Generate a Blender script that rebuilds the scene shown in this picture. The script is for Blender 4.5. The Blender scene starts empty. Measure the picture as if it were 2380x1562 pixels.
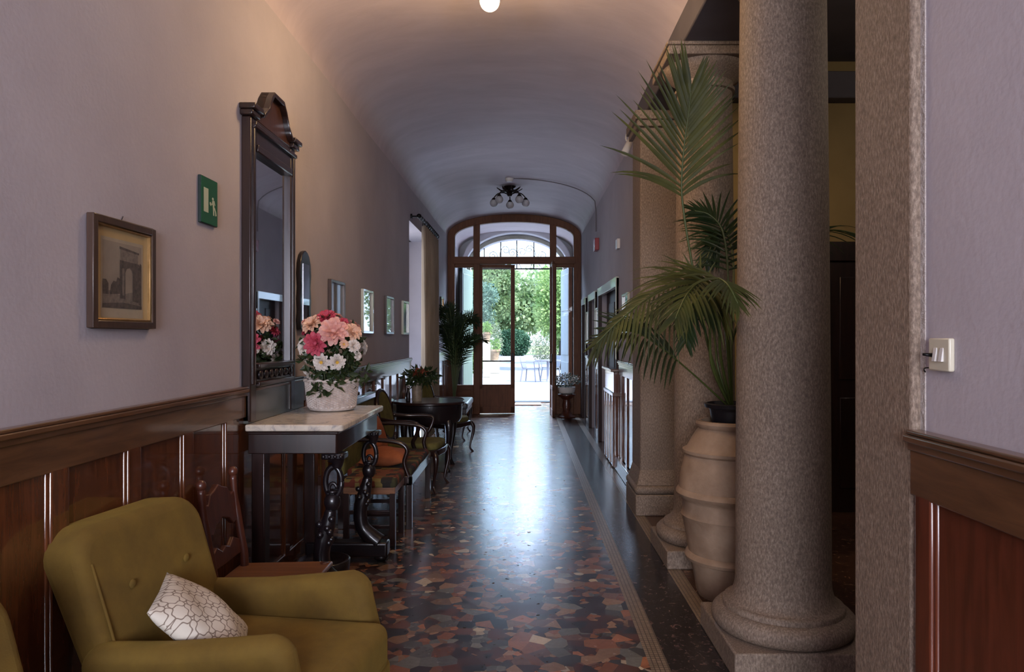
import bpy, bmesh, math, random
from mathutils import Vector, Matrix
random.seed(7)
PI = math.pi
SC = bpy.context.scene
COL = SC.collection
F = 1700.0; CX = 1222.0; CY = 784.0; H = 1.45      # focal length in pixels, vanishing point, eye height

def at(px, py, Y):
    return Vector(((px-CX)*Y/F, Y, H-(py-CY)*Y/F))
def onleft(px, x=-1.475): return x*F/(px-CX)        # depth of a pixel column on a plane of constant x

# ---------------------------------------------------------------- materials
MATS = {}
def rgb(*c):                                          # sRGB 0-255 -> linear
    o = []
    for v in c:
        v /= 255.0
        o.append(v/12.92 if v <= .04045 else ((v+.055)/1.055)**2.4)
    return (o[0], o[1], o[2], 1.0)
class NT:
    def __init__(s, name):
        m = bpy.data.materials.new(name); m.use_nodes = True
        s.m = m; s.t = m.node_tree; s.n = s.t.nodes; s.l = s.t.links
        s.b = s.n.get('Principled BSDF'); s.out = s.n.get('Material Output')
        MATS[name] = m
    def node(s, typ, **kw):
        nd = s.n.new(typ)
        for k, v in kw.items():
            if k.startswith('_'): setattr(nd, k[1:], v)
            else: nd.inputs[k.replace('__', ' ')].default_value = v
        return nd
    def link(s, a, b): s.l.new(a, b)
    def coord(s, scale=(1, 1, 1), rot=(0, 0, 0), kind='Object'):
        tc = s.n.new('ShaderNodeTexCoord'); mp = s.n.new('ShaderNodeMapping')
        mp.inputs['Scale'].default_value = scale; mp.inputs['Rotation'].default_value = rot
        s.l.new(tc.outputs[kind], mp.inputs['Vector']); return mp.outputs['Vector']
    def ramp(s, fac, stops, interp='LINEAR'):
        r = s.n.new('ShaderNodeValToRGB'); r.color_ramp.interpolation = interp
        el = r.color_ramp.elements
        while len(el) < len(stops): el.new(0.5)
        for e, (p, c) in zip(el, stops): e.position = p; e.color = c
        s.l.new(fac, r.inputs['Fac']); return r.outputs['Color']
    def mix(s, fac, a, b, typ='MIX'):
        m = s.n.new('ShaderNodeMix'); m.data_type = 'RGBA'; m.blend_type = typ
        for sock, v in ((m.inputs[0], fac), (m.inputs[6], a), (m.inputs[7], b)):
            if isinstance(v, (int, float, tuple)): sock.default_value = v
            else: s.l.new(v, sock)
        return m.outputs[2]
    def bump(s, h, strength=.2, dist=.01):
        b = s.n.new('ShaderNodeBump'); b.inputs['Strength'].default_value = strength
        b.inputs['Distance'].default_value = dist
        s.l.new(h, b.inputs['Height']); s.l.new(b.outputs['Normal'], s.b.inputs['Normal'])
def plain(name, c, rough=.5, metal=0, spec=.5, coat=0, emit=None, estr=0):
    t = NT(name); b = t.b
    b.inputs['Base Color'].default_value = c; b.inputs['Roughness'].default_value = rough
    b.inputs['Metallic'].default_value = metal; b.inputs['Specular IOR Level'].default_value = spec
    b.inputs['Coat Weight'].default_value = coat
    if emit: b.inputs['Emission Color'].default_value = emit; b.inputs['Emission Strength'].default_value = estr
    return t.m
def noisy(name, c1, c2, scale=8, rough=.5, det=6, stretch=(1, 1, 1), bump=.0, bdist=.01, metal=0, coat=0, spec=.5, bscale=None, sheen=0, coatr=.1):
    t = NT(name); b = t.b
    v = t.coord(stretch)
    n = t.node('ShaderNodeTexNoise', Scale=scale, Detail=det, Roughness=.6); t.link(v, n.inputs['Vector'])
    col = t.ramp(n.outputs['Fac'], [(.3, c1), (.7, c2)])
    t.link(col, b.inputs['Base Color'])
    b.inputs['Roughness'].default_value = rough; b.inputs['Metallic'].default_value = metal
    b.inputs['Coat Weight'].default_value = coat; b.inputs['Coat Roughness'].default_value = coatr
    b.inputs['Specular IOR Level'].default_value = spec
    b.inputs['Sheen Weight'].default_value = sheen
    if bump:
        if bscale:
            n2 = t.node('ShaderNodeTexNoise', Scale=bscale, Detail=4); t.link(v, n2.inputs['Vector']); t.bump(n2.outputs['Fac'], bump, bdist)
        else: t.bump(n.outputs['Fac'], bump, bdist)
    return t.m

PLASTER = noisy('plaster', rgb(174, 166, 172), rgb(188, 180, 185), 1.6, .85, 8, bump=.18, bdist=.006, bscale=55)
# vault: trowelled lime plaster, streaks run across the hall
t = NT('vault_plaster'); v = t.coord((.8, 2.2, 1))
n = t.node('ShaderNodeTexNoise', Scale=2.0, Detail=7, Roughness=.62, Distortion=.4); t.link(v, n.inputs['Vector'])
t.link(t.ramp(n.outputs['Fac'], [(.3, rgb(188, 174, 180)), (.7, rgb(204, 190, 196))]), t.b.inputs['Base Color'])
t.b.inputs['Roughness'].default_value = .55; t.bump(n.outputs['Fac'], .22, .02); VAULT = t.m
WHITEWALL = noisy('white_plaster', rgb(196, 192, 200), rgb(212, 208, 214), 2, .8, 5)
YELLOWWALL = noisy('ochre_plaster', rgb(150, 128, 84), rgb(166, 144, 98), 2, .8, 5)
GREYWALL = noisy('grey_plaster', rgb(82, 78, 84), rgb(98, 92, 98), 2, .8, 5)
STONE = None
t = NT('speckled_stone'); v = t.coord((1, 1, .45))
n = t.node('ShaderNodeTexNoise', Scale=135, Detail=3, Roughness=.7); t.link(v, n.inputs['Vector'])
n2 = t.node('ShaderNodeTexNoise', Scale=2.5, Detail=5); t.link(v, n2.inputs['Vector'])
c = t.ramp(n.outputs['Fac'], [(.35, rgb(134, 122, 112)), (.52, rgb(164, 152, 140)), (.66, rgb(194, 184, 172))])
c = t.mix(.6, c, t.ramp(n2.outputs['Fac'], [(.3, rgb(182, 166, 152)), (.7, rgb(216, 204, 192))]), 'MULTIPLY')
c = t.mix(1.0, c, rgb(235, 226, 218), 'MULTIPLY')
t.link(c, t.b.inputs['Base Color']); t.b.inputs['Roughness'].default_value = .75; t.bump(n.outputs['Fac'], .5, .004); STONE = t.m
def wood(name, c1, c2, rough=.3, axis='z', coat=.3, coatr=.12, spec=.5):
    t = NT(name)
    sc = {'z': (9, 9, .9), 'y': (9, .9, 9), 'x': (.9, 9, 9)}[axis]
    v = t.coord(sc); n = t.node('ShaderNodeTexNoise', Scale=3.5, Detail=7, Roughness=.65, Distortion=.6); t.link(v, n.inputs['Vector'])
    t.link(t.ramp(n.outputs['Fac'], [(.28, c1), (.72, c2)]), t.b.inputs['Base Color'])
    t.b.inputs['Roughness'].default_value = rough; t.b.inputs['Coat Weight'].default_value = coat; t.b.inputs['Coat Roughness'].default_value = coatr
    t.b.inputs['Specular IOR Level'].default_value = spec
    t.bump(n.outputs['Fac'], .05, .002); return t.m
DADO = wood('dado_wood', rgb(64, 34, 20), rgb(116, 66, 38), .16, 'z', .9, .06)
REDPANEL = wood('red_panel_wood', rgb(72, 36, 22), rgb(108, 54, 36), .3, 'z', .5, .1)
DADORAIL = wood('dado_rail_wood', rgb(74, 48, 30), rgb(112, 76, 48), .38, 'y', .7, .1)
DARKWOOD = wood('dark_walnut', rgb(24, 14, 13), rgb(50, 30, 26), .28, 'z', .5, .1)
DOORWOOD = wood('door_oak', rgb(88, 52, 30), rgb(124, 78, 48), .55, 'z', 0, spec=.3)
DOORWOODX = wood('door_oak_rail', rgb(88, 52, 30), rgb(124, 78, 48), .55, 'x', 0, spec=.3)
REDWOOD = wood('mahogany', rgb(66, 32, 22), rgb(100, 54, 38), .35, 'z', .4)
OAK = wood('warm_oak', rgb(96, 58, 34), rgb(142, 94, 58), .4, 'x', .2)
FRAMEWOOD = wood('frame_wood', rgb(50, 36, 30), rgb(80, 58, 46), .35, 'z', .3)
PALEFRAME = plain('pale_moulding', rgb(186, 186, 168), .35, 0, .8, .6)
GILT = noisy('gilt', rgb(140, 106, 62), rgb(180, 144, 96), 20, .35, metal=.9)
EBONY = plain('ebonised_wood', rgb(24, 18, 22), .32, 0, .5, .35)
IRON = plain('black_iron', rgb(20, 18, 18), .4, .6)
MIRROR = plain('mirror_glass', (.8, .82, .84, 1), .02, 1)
CHROME = plain('satin_chrome', rgb(210, 210, 216), .2, 1)
# olive velvet
t = NT('olive_velvet'); v = t.coord(); n = t.node('ShaderNodeTexNoise', Scale=7, Detail=5, Roughness=.6); t.link(v, n.inputs['Vector'])
t.link(t.ramp(n.outputs['Fac'], [(.3, rgb(88, 65, 16)), (.7, rgb(112, 86, 26))]), t.b.inputs['Base Color'])
t.b.inputs['Roughness'].default_value = .9; t.b.inputs['Sheen Weight'].default_value = .35; t.b.inputs['Sheen Tint'].default_value = rgb(180, 150, 60)
n2 = t.node('ShaderNodeTexNoise', Scale=220, Detail=2); t.link(v, n2.inputs['Vector']); t.bump(n2.outputs['Fac'], .25, .002); VELVET = t.m
# cushion with an interlaced lattice
t = NT('lattice_cotton'); v = t.coord((1, 1, 1), (0, 0, PI/4))
def lat(t, v):
    sep = t.node('ShaderNodeSeparateXYZ'); t.link(v, sep.inputs[0])
    res = None
    for ax in (0, 1):
        for off in (0.0, 0.28):
            m = t.node('ShaderNodeMath', _operation='MULTIPLY_ADD'); t.link(sep.outputs[ax], m.inputs[0]); m.inputs[1].default_value = 17; m.inputs[2].default_value = off
            w = t.node('ShaderNodeMath', _operation='MULTIPLY'); t.link(sep.outputs[1-ax], w.inputs[0]); w.inputs[1].default_value = 210 if off else -210
            s2 = t.node('ShaderNodeMath', _operation='SINE'); t.link(w.outputs[0], s2.inputs[0])
            s3 = t.node('ShaderNodeMath', _operation='MULTIPLY_ADD'); t.link(s2.outputs[0], s3.inputs[0]); s3.inputs[1].default_value = .06; t.link(m.outputs[0], s3.inputs[2])
            p = t.node('ShaderNodeMath', _operation='PINGPONG'); t.link(s3.outputs[0], p.inputs[0]); p.inputs[1].default_value = .5
            q = t.node('ShaderNodeMath', _operation='LESS_THAN'); t.link(p.outputs[0], q.inputs[0]); q.inputs[1].default_value = .032
            if res is None: res = q.outputs[0]
            else:
                mx = t.node('ShaderNodeMath', _operation='MAXIMUM'); t.link(res, mx.inputs[0]); t.link(q.outputs[0], mx.inputs[1]); res = mx.outputs[0]
    return res
t.link(t.mix(lat(t, v), rgb(214, 204, 188), rgb(138, 122, 108)), t.b.inputs['Base Color']); t.b.inputs['Roughness'].default_value = .9; LATTICE = t.m
# terrazzo of broken marble
def shards(t, scale, stops, seed=0, off=(0, 0, 0)):
    v = t.coord((1, 1, 1)); mp = t.node('ShaderNodeMapping', Location=off); t.link(v, mp.inputs['Vector'])
    vo = t.node('ShaderNodeTexVoronoi', Scale=scale, Randomness=1.0, _voronoi_dimensions='2D'); t.link(mp.outputs['Vector'], vo.inputs['Vector'])
    sp = t.node('ShaderNodeSeparateColor'); t.link(vo.outputs['Color'], sp.inputs[0])
    cc = t.ramp(sp.outputs[0], stops, 'CONSTANT')
    vr = t.ramp(sp.outputs[2], [(0, (.55, .55, .58, 1)), (1, (1.3, 1.28, 1.22, 1))])
    return t.mix(1.0, cc, vr, 'MULTIPLY'), sp.outputs[1], mp.outputs['Vector']
t = NT('marble_shard_terrazzo')
stops = [(0, rgb(80, 44, 30)), (.13, rgb(36, 30, 30)), (.25, rgb(128, 80, 56)), (.36, rgb(76, 74, 72)), (.45, rgb(140, 108, 84)),
         (.55, rgb(52, 30, 24)), (.66, rgb(152, 98, 68)), (.74, rgb(106, 104, 98)), (.84, rgb(190, 172, 144)), (.875, rgb(72, 44, 36)), (.94, rgb(120, 88, 74))]
ca, ra, va = shards(t, 12, stops)
cb, rb, vb = shards(t, 25, stops, off=(3.3, 1.7, 0))
cmp_ = t.node('ShaderNodeMath', _operation='GREATER_THAN'); t.link(ra, cmp_.inputs[0]); cmp_.inputs[1].default_value = .55
c = t.mix(cmp_.outputs[0], ca, cb)
nn = t.node('ShaderNodeTexNoise', Scale=40, Detail=6, Roughness=.7); t.link(va, nn.inputs['Vector'])
c = t.mix(.35, c, t.ramp(nn.outputs['Fac'], [(.3, (.5, .5, .5, 1)), (.7, (1.3, 1.3, 1.3, 1))]), 'MULTIPLY')
t.link(c, t.b.inputs['Base Color'])
nr = t.node('ShaderNodeTexNoise', Scale=5, Detail=5, Roughness=.7); t.link(va, nr.inputs['Vector'])
mr = t.node('ShaderNodeMapRange', From__Min=.3, From__Max=.7, To__Min=.2, To__Max=.28); t.link(nr.outputs['Fac'], mr.inputs['Value'])
# worn chips where the polish is gone
nc = t.node('ShaderNodeTexNoise', Scale=24, Detail=2, Roughness=.5); t.link(va, nc.inputs['Vector'])
gt = t.node('ShaderNodeMath', _operation='GREATER_THAN'); t.link(nc.outputs['Fac'], gt.inputs[0]); gt.inputs[1].default_value = .69
ad = t.node('ShaderNodeMath', _operation='MULTIPLY_ADD'); t.link(gt.outputs[0], ad.inputs[0]); ad.inputs[1].default_value = .5; t.link(mr.outputs[0], ad.inputs[2])
t.link(ad.outputs[0], t.b.inputs['Roughness'])
nb = t.node('ShaderNodeTexNoise', Scale=7, Detail=4); t.link(va, nb.inputs['Vector']); t.bump(nb.outputs['Fac'], .08, .01)
t.b.inputs['Specular IOR Level'].default_value = .55
cw = t.node('ShaderNodeMath', _operation='MULTIPLY_ADD'); t.link(gt.outputs[0], cw.inputs[0]); cw.inputs[1].default_value = -.25; cw.inputs[2].default_value = .25; t.link(cw.outputs[0], t.b.inputs['Coat Weight']); t.b.inputs['Coat Roughness'].default_value = .23; t.b.inputs['Coat IOR'].default_value = 1.6
TERRAZZO = t.m
def darkmarble(name, c1, c2, c3, sc=26):
    t = NT(name); v = t.coord(); n = t.node('ShaderNodeTexNoise', Scale=sc, Detail=5, Roughness=.7, Distortion=1.0); t.link(v, n.inputs['Vector'])
    t.link(t.ramp(n.outputs['Fac'], [(.35, c1), (.55, c2), (.68, c3)]), t.b.inputs['Base Color'])
    t.b.inputs['Roughness'].default_value = .24
    nb = t.node('ShaderNodeTexNoise', Scale=7, Detail=4); t.link(v, nb.inputs['Vector']); t.bump(nb.outputs['Fac'], .08, .01)
    return t.m
BORDER = darkmarble('dark_border_marble', rgb(26, 26, 28), rgb(44, 38, 38), rgb(110, 84, 74))
SIDEFLOOR = darkmarble('brown_side_marble', rgb(54, 38, 32), rgb(84, 60, 48), rgb(120, 92, 74), 18)
t = NT('tesserae'); v = t.coord((1, 1, 1))
bt = t.node('ShaderNodeTexBrick', Color1=rgb(128, 112, 92), Color2=rgb(150, 130, 108), Mortar=rgb(70, 54, 44), Scale=1.0)
bt.inputs['Mortar Size'].default_value = .0022; bt.inputs['Brick Width'].default_value = .0209; bt.inputs['Row Height'].default_value = .022; bt.offset = .0
t.link(v, bt.inputs['Vector']); t.link(bt.outputs['Color'], t.b.inputs['Base Color']); t.b.inputs['Roughness'].default_value = .3; TESS = t.m
# white veined marble
t = NT('veined_marble'); v = t.coord(); n = t.node('ShaderNodeTexNoise', Scale=9, Detail=8, Roughness=.7, Distortion=1.5); t.link(v, n.inputs['Vector'])
t.link(t.ramp(n.outputs['Fac'], [(.36, rgb(150, 142, 140)), (.5, rgb(210, 196, 178)), (.7, rgb(222, 210, 192))]), t.b.inputs['Base Color'])
t.b.inputs['Roughness'].default_value = .16; MARBLE = t.m
TERRA = noisy('terracotta', rgb(124, 98, 76), rgb(164, 138, 114), 5, .8, 7, bump=.4, bdist=.006, bscale=40)
BLACKPLASTIC = plain('black_plastic', rgb(24, 22, 26), .4)
SOIL = noisy('soil', rgb(30, 22, 16), rgb(52, 38, 28), 30, .95)
WICKER = noisy('white_wicker', rgb(196, 180, 170), rgb(226, 214, 206), 30, .6)
WHITEPL = plain('white_plastic', rgb(214, 210, 204), .35)
CREAMPL = plain('cream_plastic', rgb(206, 198, 176), .35)
def leafmat(name, c1, c2, tr=.25, rough=.45, scale=3, em=0):
    t = NT(name); v = t.coord(); n = t.node('ShaderNodeTexNoise', Scale=scale, Detail=4); t.link(v, n.inputs['Vector'])
    col = t.ramp(n.outputs['Fac'], [(.3, c1), (.7, c2)]); t.link(col, t.b.inputs['Base Color']); t.b.inputs['Roughness'].default_value = rough
    if tr:
        tl = t.node('ShaderNodeBsdfTranslucent'); t.link(col, tl.inputs['Color'])
        mx = t.node('ShaderNodeMixShader', Fac=tr); t.link(t.b.outputs[0], mx.inputs[1]); t.link(tl.outputs[0], mx.inputs[2]); t.link(mx.outputs[0], t.out.inputs['Surface'])
    return t.m
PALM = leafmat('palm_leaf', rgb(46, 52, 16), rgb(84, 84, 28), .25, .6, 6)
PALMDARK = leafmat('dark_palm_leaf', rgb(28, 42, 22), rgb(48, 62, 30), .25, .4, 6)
PALMSTEM = plain('palm_stem', rgb(70, 78, 34), .45)
LEAFDARK = leafmat('bouquet_leaf', rgb(30, 44, 22), rgb(58, 74, 36), .15, .5, 20)
TREE_L = leafmat('tree_leaf_bright', rgb(74, 116, 40), rgb(172, 192, 128), .4, .5, 1.5)
TREE_D = leafmat('tree_leaf_blue_green', rgb(60, 90, 72), rgb(134, 158, 142), .35, .5, .8)
TREE_M = leafmat('tree_leaf_mid', rgb(70, 104, 50), rgb(166, 182, 136), .4, .5, .8)
HEDGE = leafmat('hedge_leaf', rgb(42, 76, 54), rgb(74, 110, 82), .3, .5, .8)
PALEBUSH = leafmat('pale_bush_leaf', rgb(130, 140, 112), rgb(165, 168, 145), .4, .5, .8)
BARK = noisy('bark', rgb(34, 28, 22), rgb(52, 44, 38), 6, .9)
PAVE = noisy('pale_gravel', rgb(130, 127, 130), rgb(146, 142, 146), 3, .9)
CURTAIN = leafmat('linen_curtain', rgb(164, 148, 128), rgb(184, 168, 148), .3, .9, 2)
SHUTTER = plain('grey_shutter_paint', rgb(96, 106, 120), .5)
SHUTTERG = plain('pale_green_shutter_paint', rgb(120, 134, 106), .5)
RED = plain('alarm_red', rgb(150, 24, 34), .4)
OLIVEFAB = noisy('olive_fabric', rgb(88, 84, 40), rgb(118, 110, 56), 14, .9)
DARKFAB = noisy('dark_green_fabric', rgb(44, 46, 34), rgb(66, 68, 50), 20, .8)
ORANGE = noisy('orange_fabric', rgb(140, 74, 40), rgb(168, 96, 56), 10, .9)
GLASSBALL = plain('frosted_glass', rgb(210, 206, 206), .25)
GLASSBALL.node_tree.nodes['Principled BSDF'].inputs['Transmission Weight'].default_value = .35
GLOWBALL = plain('lit_globe', rgb(255, 246, 230), .4, emit=(1, .72, .42, 1), estr=16)
FLAME = plain('bulb_filament', rgb(255, 246, 230), .4, emit=(1, .8, .55, 1), estr=8)
# thin clear pane: fresnel reflection over straight transmission
t = NT('window_glass'); gl = t.node('ShaderNodeBsdfGlossy', Roughness=.0); tr = t.node('ShaderNodeBsdfTransparent', Color=(.93, .96, .95, 1)); fr = t.node('ShaderNodeFresnel', IOR=1.45)
mx = t.node('ShaderNodeMixShader'); t.link(fr.outputs[0], mx.inputs[0]); t.link(tr.outputs[0], mx.inputs[1]); t.link(gl.outputs[0], mx.inputs[2]); t.link(mx.outputs[0], t.out.inputs['Surface']); GLASS = t.m
# kilim
t = NT('kilim'); v = t.coord((1, 1, 1)); w = t.node('ShaderNodeTexVoronoi', Scale=14, _distance='MANHATTAN', Randomness=.35); t.link(v, w.inputs['Vector'])
sp = t.node('ShaderNodeSeparateColor'); t.link(w.outputs['Color'], sp.inputs[0])
t.link(t.ramp(sp.outputs[0], [(0, rgb(96, 40, 26)), (.25, rgb(56, 54, 32)), (.45, rgb(112, 94, 50)), (.65, rgb(36, 30, 28)), (.8, rgb(116, 66, 36))], 'CONSTANT'), t.b.inputs['Base Color']); t.b.inputs['Roughness'].default_value = .95; KILIM = t.m
PRINT_SKY = noisy('aged_print_sky', rgb(128, 116, 104), rgb(146, 134, 118), 8, .8, coat=.6, coatr=.02)
PRINT_MAT = noisy('aged_mount', rgb(168, 142, 96), rgb(188, 160, 112), 4, .8, coat=.6, coatr=.02)
PRINT_INK = noisy('print_ink', rgb(52, 46, 44), rgb(88, 78, 72), 60, .8, coat=.6, coatr=.02)
PRINT_MID = noisy('print_midtone', rgb(88, 80, 74), rgb(124, 112, 102), 60, .8, coat=.6, coatr=.02)
PRINT_PAPER = noisy('print_paper', rgb(150, 138, 118), rgb(166, 152, 130), 8, .8, coat=.6, coatr=.02)
GLAZED = noisy('glazed_print', rgb(90, 86, 78), rgb(124, 118, 106), 9, .5, coat=1, coatr=.01)
def petalmat(name, c1, c2):
    return leafmat(name, c1, c2, .2, .6, 30)
PK_DEEP = petalmat('deep_pink_petal', rgb(180, 52, 76), rgb(214, 96, 116))
PK_LIGHT = petalmat('light_pink_petal', rgb(226, 160, 150), rgb(240, 192, 178))
PEACH = petalmat('peach_petal', rgb(228, 180, 152), rgb(240, 206, 180))
CREAM = petalmat('cream_petal', rgb(226, 214, 204), rgb(240, 230, 220))
MAUVE = petalmat('mauve_petal', rgb(176, 90, 130), rgb(208, 130, 166))
YELLOWC = plain('yellow_stamens', rgb(214, 168, 60), .8)

# ---------------------------------------------------------------- builders
class MB:
    def __init__(s): s.bm = bmesh.new()
    def quadgrid(s, pts, nu, nv, cu=False, cv=False, mi=0):
        vs = [s.bm.verts.new(p) for p in pts]
        for i in range(nu if cu else nu-1):
            for j in range(nv if cv else nv-1):
                a = vs[i*nv+j]; b = vs[((i+1) % nu)*nv+j]; c = vs[((i+1) % nu)*nv+(j+1) % nv]; d = vs[i*nv+(j+1) % nv]
                try: f = s.bm.faces.new((a, b, c, d)); f.material_index = mi
                except ValueError: pass
        return vs
    def poly(s, pts, mi=0):
        f = s.bm.faces.new([s.bm.verts.new(p) for p in pts]); f.material_index = mi; return s
    def hexa(s, c, mi=0):                           # 8 corners: bottom 4 ccw, top 4 ccw
        v = [s.bm.verts.new(p) for p in c]
        for q in ((3, 2, 1, 0), (4, 5, 6, 7), (0, 1, 5, 4), (1, 2, 6, 5), (2, 3, 7, 6), (3, 0, 4, 7)):
            f = s.bm.faces.new([v[i] for i in q]); f.material_index = mi
        return s
    def box(s, x0, x1, y0, y1, z0, z1, mi=0):
        return s.hexa([(x0, y0, z0), (x1, y0, z0), (x1, y1, z0), (x0, y1, z0), (x0, y0, z1), (x1, y0, z1), (x1, y1, z1), (x0, y1, z1)], mi)
    def prism(s, poly, axis, a, b, mi=0, lean=None):
        # poly in the two other axes (x,z for 'y'; y,z for 'x'; x,y for 'z'); extruded a..b
        def P(p, w):
            if axis == 'y': return (p[0], w, p[1])
            if axis == 'x': return (w + (lean(p[1]) if lean else 0), p[0], p[1])
            return (p[0], p[1], w)
        A = [s.bm.verts.new(P(p, a)) for p in poly]; B = [s.bm.verts.new(P(p, b)) for p in poly]; n = len(poly)
        f1 = s.bm.faces.new(A[::-1]); f2 = s.bm.faces.new(B); f1.material_index = f2.material_index = mi
        for i in range(n):
            f = s.bm.faces.new((A[i], A[(i+1) % n], B[(i+1) % n], B[i])); f.material_index = mi
        return s
    def lathe(s, prof, c=(0, 0, 0), n=32, mi=0, f=None):
        pts = []
        for i in range(n):
            a = 2*PI*i/n
            for k, (r, z) in enumerate(prof):
                rr = r if f is None else f(r, i, k)
                pts.append((c[0]+rr*math.cos(a), c[1]+rr*math.sin(a), c[2]+z))
        s.quadgrid(pts, n, len(prof), cu=True, mi=mi); return s
    def tube(s, path, rad, n=8, mi=0, flat=1.0, cap=True):
        path = [Vector(p) for p in path]; m = len(path)
        if not hasattr(rad, '__len__'): rad = [rad]*m
        prev = None; pts = []
        for i in range(m):
            T = (path[min(i+1, m-1)]-path[max(i-1, 0)])
            if T.length < 1e-9: T = Vector((0, 0, 1))
            T.normalize()
            if prev is None: N = T.cross(Vector((0, 0, 1)) if abs(T.z) < .9 else Vector((0, 1, 0))).normalized()
            else:
                N = prev-T*prev.dot(T)
                N = N.normalized() if N.length > 1e-6 else T.orthogonal().normalized()
            prev = N; B = T.cross(N)
            for k in range(n):
                a = 2*PI*k/n; pts.append(path[i]+N*math.cos(a)*rad[i]+B*math.sin(a)*rad[i]*flat)
        vs = s.quadgrid(pts, m, n, cv=True, mi=mi)
        if cap:
            for q in (vs[:n], vs[-n:]):
                try: f = s.bm.faces.new(q); f.material_index = mi
                except ValueError: pass
        return s
    def ball(s, c, r, nu=14, nv=9, mi=0, sq=1.0):
        if not hasattr(r, '__len__'): r = (r, r, r)
        def e(v): return math.copysign(abs(v)**sq, v)
        pts = []
        for i in range(nu):
            a = 2*PI*i/nu
            for j in range(nv):
                b = -PI/2+PI*j/(nv-1)
                pts.append((c[0]+r[0]*e(math.cos(b))*e(math.cos(a)), c[1]+r[1]*e(math.cos(b))*e(math.sin(a)), c[2]+r[2]*e(math.sin(b))))
        s.quadgrid(pts, nu, nv, cu=True, mi=mi); return s
    def cyl(s, p0, p1, r, n=16, mi=0): return s.tube([p0, p1], r, n, mi)
    def build(s, name, mats, parent=None, bevel=0, seg=2, smooth=False, world=True, solid=0, subd=0, mat_xform=None):
        bm = s.bm
        if mat_xform is not None: bmesh.ops.transform(bm, matrix=mat_xform, verts=bm.verts)
        if parent is not None and world:
            bmesh.ops.transform(bm, matrix=WORLDM[parent.name].inverted(), verts=bm.verts)
        bmesh.ops.remove_doubles(bm, verts=bm.verts, dist=1e-5)
        bmesh.ops.recalc_face_normals(bm, faces=bm.faces)
        me = bpy.data.meshes.new(name); bm.to_mesh(me); bm.free()
        if not isinstance(mats, (list, tuple)): mats = [mats]
        for m in mats: me.materials.append(m)
        o = bpy.data.objects.new(name, me); COL.objects.link(o)
        if parent is not None: o.parent = parent
        WORLDM[o.name] = WORLDM[parent.name] if parent is not None else Matrix()
        if solid:
            md = o.modifiers.new('solid', 'SOLIDIFY'); md.thickness = solid; md.offset = 0
        if bevel:
            md = o.modifiers.new('bevel', 'BEVEL'); md.width = bevel; md.segments = seg; md.limit_method = 'ANGLE'; md.angle_limit = math.radians(32)
        if subd:
            md = o.modifiers.new('sub', 'SUBSURF'); md.levels = subd; md.render_levels = subd
        if smooth or bevel:
            me.polygons.foreach_set('use_smooth', [True]*len(me.polygons))
            if bevel or smooth == 'auto':
                try: me.set_sharp_from_angle(angle=math.radians(40 if not bevel else 60))
                except Exception: pass
        return o
WORLDM = {}
def thing(name, label, cat, loc=(0, 0, 0), rz=0, group=None):
    o = bpy.data.objects.new(name, None); COL.objects.link(o); o.location = loc; o.rotation_euler = (0, 0, rz)
    o.empty_display_size = .1
    WORLDM[o.name] = Matrix.Translation(loc) @ Matrix.Rotation(rz, 4, 'Z')
    o['label'] = label; o['category'] = cat
    if group: o['group'] = group
    return o
def tag(o, label, cat, group=None, kind=None):
    o['label'] = label; o['category'] = cat
    if group: o['group'] = group
    if kind: o['kind'] = kind
    return o
def struct(o): o['kind'] = 'structure'; return o
def sroot(name):
    o = bpy.data.objects.new(name, None); COL.objects.link(o); o['kind'] = 'structure'; WORLDM[o.name] = Matrix(); return o
def dup(root, name, label, cat, loc, rz, group=None):
    def cp(o, par):
        c = o.copy(); COL.objects.link(c)
        if par is not None: c.parent = par
        for ch in o.children: cp(ch, c)
        return c
    r = cp(root, None); r.location = loc; r.rotation_euler = (0, 0, rz); r['label'] = label; r['category'] = cat
    if group: r['group'] = group
    WORLDM[r.name] = Matrix.Translation(loc) @ Matrix.Rotation(rz, 4, 'Z')
    return r
def bez(p0, p1, p2, p3, n):
    p0, p1, p2, p3 = map(Vector, (p0, p1, p2, p3)); out = []
    for i in range(n+1):
        u = i/n; out.append(p0*(1-u)**3+p1*3*u*(1-u)**2+p2*3*u*u*(1-u)+p3*u**3)
    return out
def spline(pts, n=6):
    pts = [Vector(p) for p in pts]; out = []
    for i in range(len(pts)-1):
        p0 = pts[max(i-1, 0)]; p1 = pts[i]; p2 = pts[i+1]; p3 = pts[min(i+2, len(pts)-1)]
        for k in range(n):
            u = k/n
            out.append(.5*((2*p1)+(p2-p0)*u+(2*p0-5*p1+4*p2-p3)*u*u+(3*p1-p0-3*p2+p3)*u**3))
    out.append(pts[-1]); return out
def lerpl(vals, n):
    out = []
    for i in range(n):
        u = i/(n-1)*(len(vals)-1); k = min(int(u), len(vals)-2); out.append(vals[k]+(vals[k+1]-vals[k])*(u-k))
    return out

XL = -1.475; XR = 1.04; XN = .966; YD = 13.8
# ================================================================ SETTING
# ---- floor
struct(MB().box(XL, .547, -4, 16.3, -.12, 0).build('floor', TERRAZZO))
b = MB(); b.box(.547, .631, -4, YD, -.12, 0)
struct(b.build('trim_1', TESS))
struct(MB().box(.631, .884, -4, YD, -.12, 0).build('floor_border', BORDER))
struct(MB().box(.547, XR, YD, 16.3, -.12, 0).build('floor_vestibule', TERRAZZO))
struct(MB().box(.884, .968, -4, YD, -.12, 0).build('trim_2', TESS))
struct(MB().box(.968, 4.6, -4, YD, -.12, 0).build('floor_side_room', SIDEFLOOR))

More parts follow.
